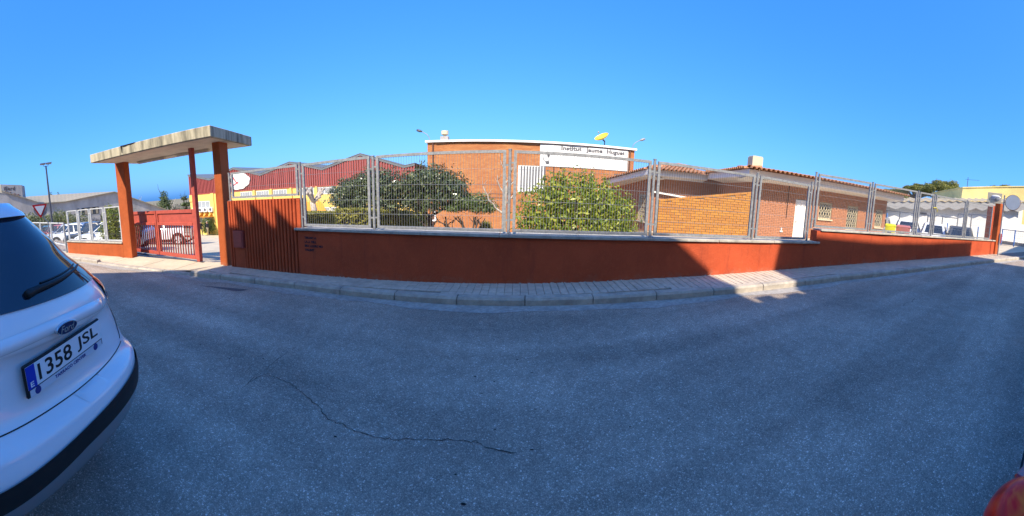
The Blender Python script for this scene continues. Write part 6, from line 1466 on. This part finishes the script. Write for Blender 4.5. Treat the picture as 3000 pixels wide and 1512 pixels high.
# ================================================================ houses on the near side of the street (behind the photographer): they cast the street's shade
def caster(name, label, x0, x1, yb_, h, ridge=None, rot=0, depth=9, c=None, notch=None):
    t = thing(name, label, 'house', ((x0 + x1) / 2, yb_ - depth / 2, -.3)); b = MB(); b.box(((x0 + x1) / 2, yb_ - depth / 2, h / 2 - .4), (x1 - x0, depth, h + .8), rot); b.build('wall', M['offwhite'], t)
    for k in range(max(1, int((x1 - x0) / 3))):
        xx = x0 + 1.5 + k * 3
        if xx < x1 - 1 and not rot:
            for zz in np.arange(1.6, h - 1, 2.9): f = MB().box((xx, yb_ + .02, zz), (1.0, .1, 1.2)).build('window', M['white'], t); MB().box((xx, yb_ + .075, zz), (.86, .02, 1.06)).build('pane', M['glass'], f)
    return t
DY = 10.15; sx = SUN_DX * DY
c1 = caster('street_house', 'plain cream house across the street, behind the viewpoint', -6.62 - sx, 2.75 - sx, 5.65 - DY, 1.12 + DY)
h0 = 1.12 + DY; y0 = 5.65 - DY
b = MB()                                     # its right hand eaves slope down
b.prism([(2.75 - sx, y0, h0), (2.75 - sx, y0, h0 - 3), (3.72 - sx, y0, h0 - 3), (3.72 - sx, y0, h0 - .86)], (0, -9, 0)); b.build('roof', M['tile'], c1)
for x, w, hh in ((-5.75, .12, .5), (-5.2, .25, .55), (-4.55, .2, .4), (-5.55, .5, .12)): MB().prism([(x - sx - .05, y0, h0), (x - sx - .35 * hh / .5, y0, h0 + hh), (x - sx - .35 * hh / .5 + w * .35, y0, h0 + hh), (x - sx + w + .05, y0, h0)], (0, -.4, 0)).build('chimney', M['offwhite'], c1)
c2 = caster('street_house', 'lower cream house left across the street, behind the viewpoint', -14.0 - sx, -6.66 - sx, y0, h0 - 3.9)
MB().prism([(-6.66 - sx, y0, h0 - 4), (-6.66 - sx, y0, h0 - 1.9), (-7.3 - sx, y0, h0 - 1.85), (-8.1 - sx, y0, h0 - 2.5), (-9.3 - sx, y0, h0 - 3.9)], (0, -6, 0)).build('roof', M['tile'], c2)
c3 = caster('street_house', 'low garage gap house across the street, behind the viewpoint', 3.75 - sx, 5.42 - sx, y0, h0 - 2.55)
for x, hh in ((4.15, .25), (4.75, .12), (5.2, .3)): MB().box((x - sx, y0 - .2, h0 - 2.55 + hh / 2), (.35, .4, hh)).build('parapet', M['offwhite'], c3)
Lq = 11.0; qa, qb = Vector((5.44 - SUN_DX * Lq, 5.30 - Lq, 0)), Vector((13.62 - SUN_DX * Lq, 3.05 - Lq, 0)); dq, nq, LL = frame(qa, qb)
if nq.y > 0: nq = -nq
c4 = thing('street_house', 'tall cream house right across the street, behind the viewpoint', 'house', tuple(qa.lerp(qb, .5)))
MB().add([qa - up * .4, qb - up * .4, qb + nq * 9 - up * .4, qa + nq * 9 - up * .4, qa + up * (1.31 + Lq), qb + up * (1.20 + Lq), qb + nq * 9 + up * (1.20 + Lq), qa + nq * 9 + up * (1.31 + Lq)], [(3, 2, 1, 0), (4, 5, 6, 7), (0, 1, 5, 4), (1, 2, 6, 5), (2, 3, 7, 6), (3, 0, 4, 7)]).build('wall', M['offwhite'], c4)
caster('street_house', 'end house across the street at the right corner, behind the viewpoint', 15.75 - SUN_DX * 10, 40, 2.3 - 10, 10.6)
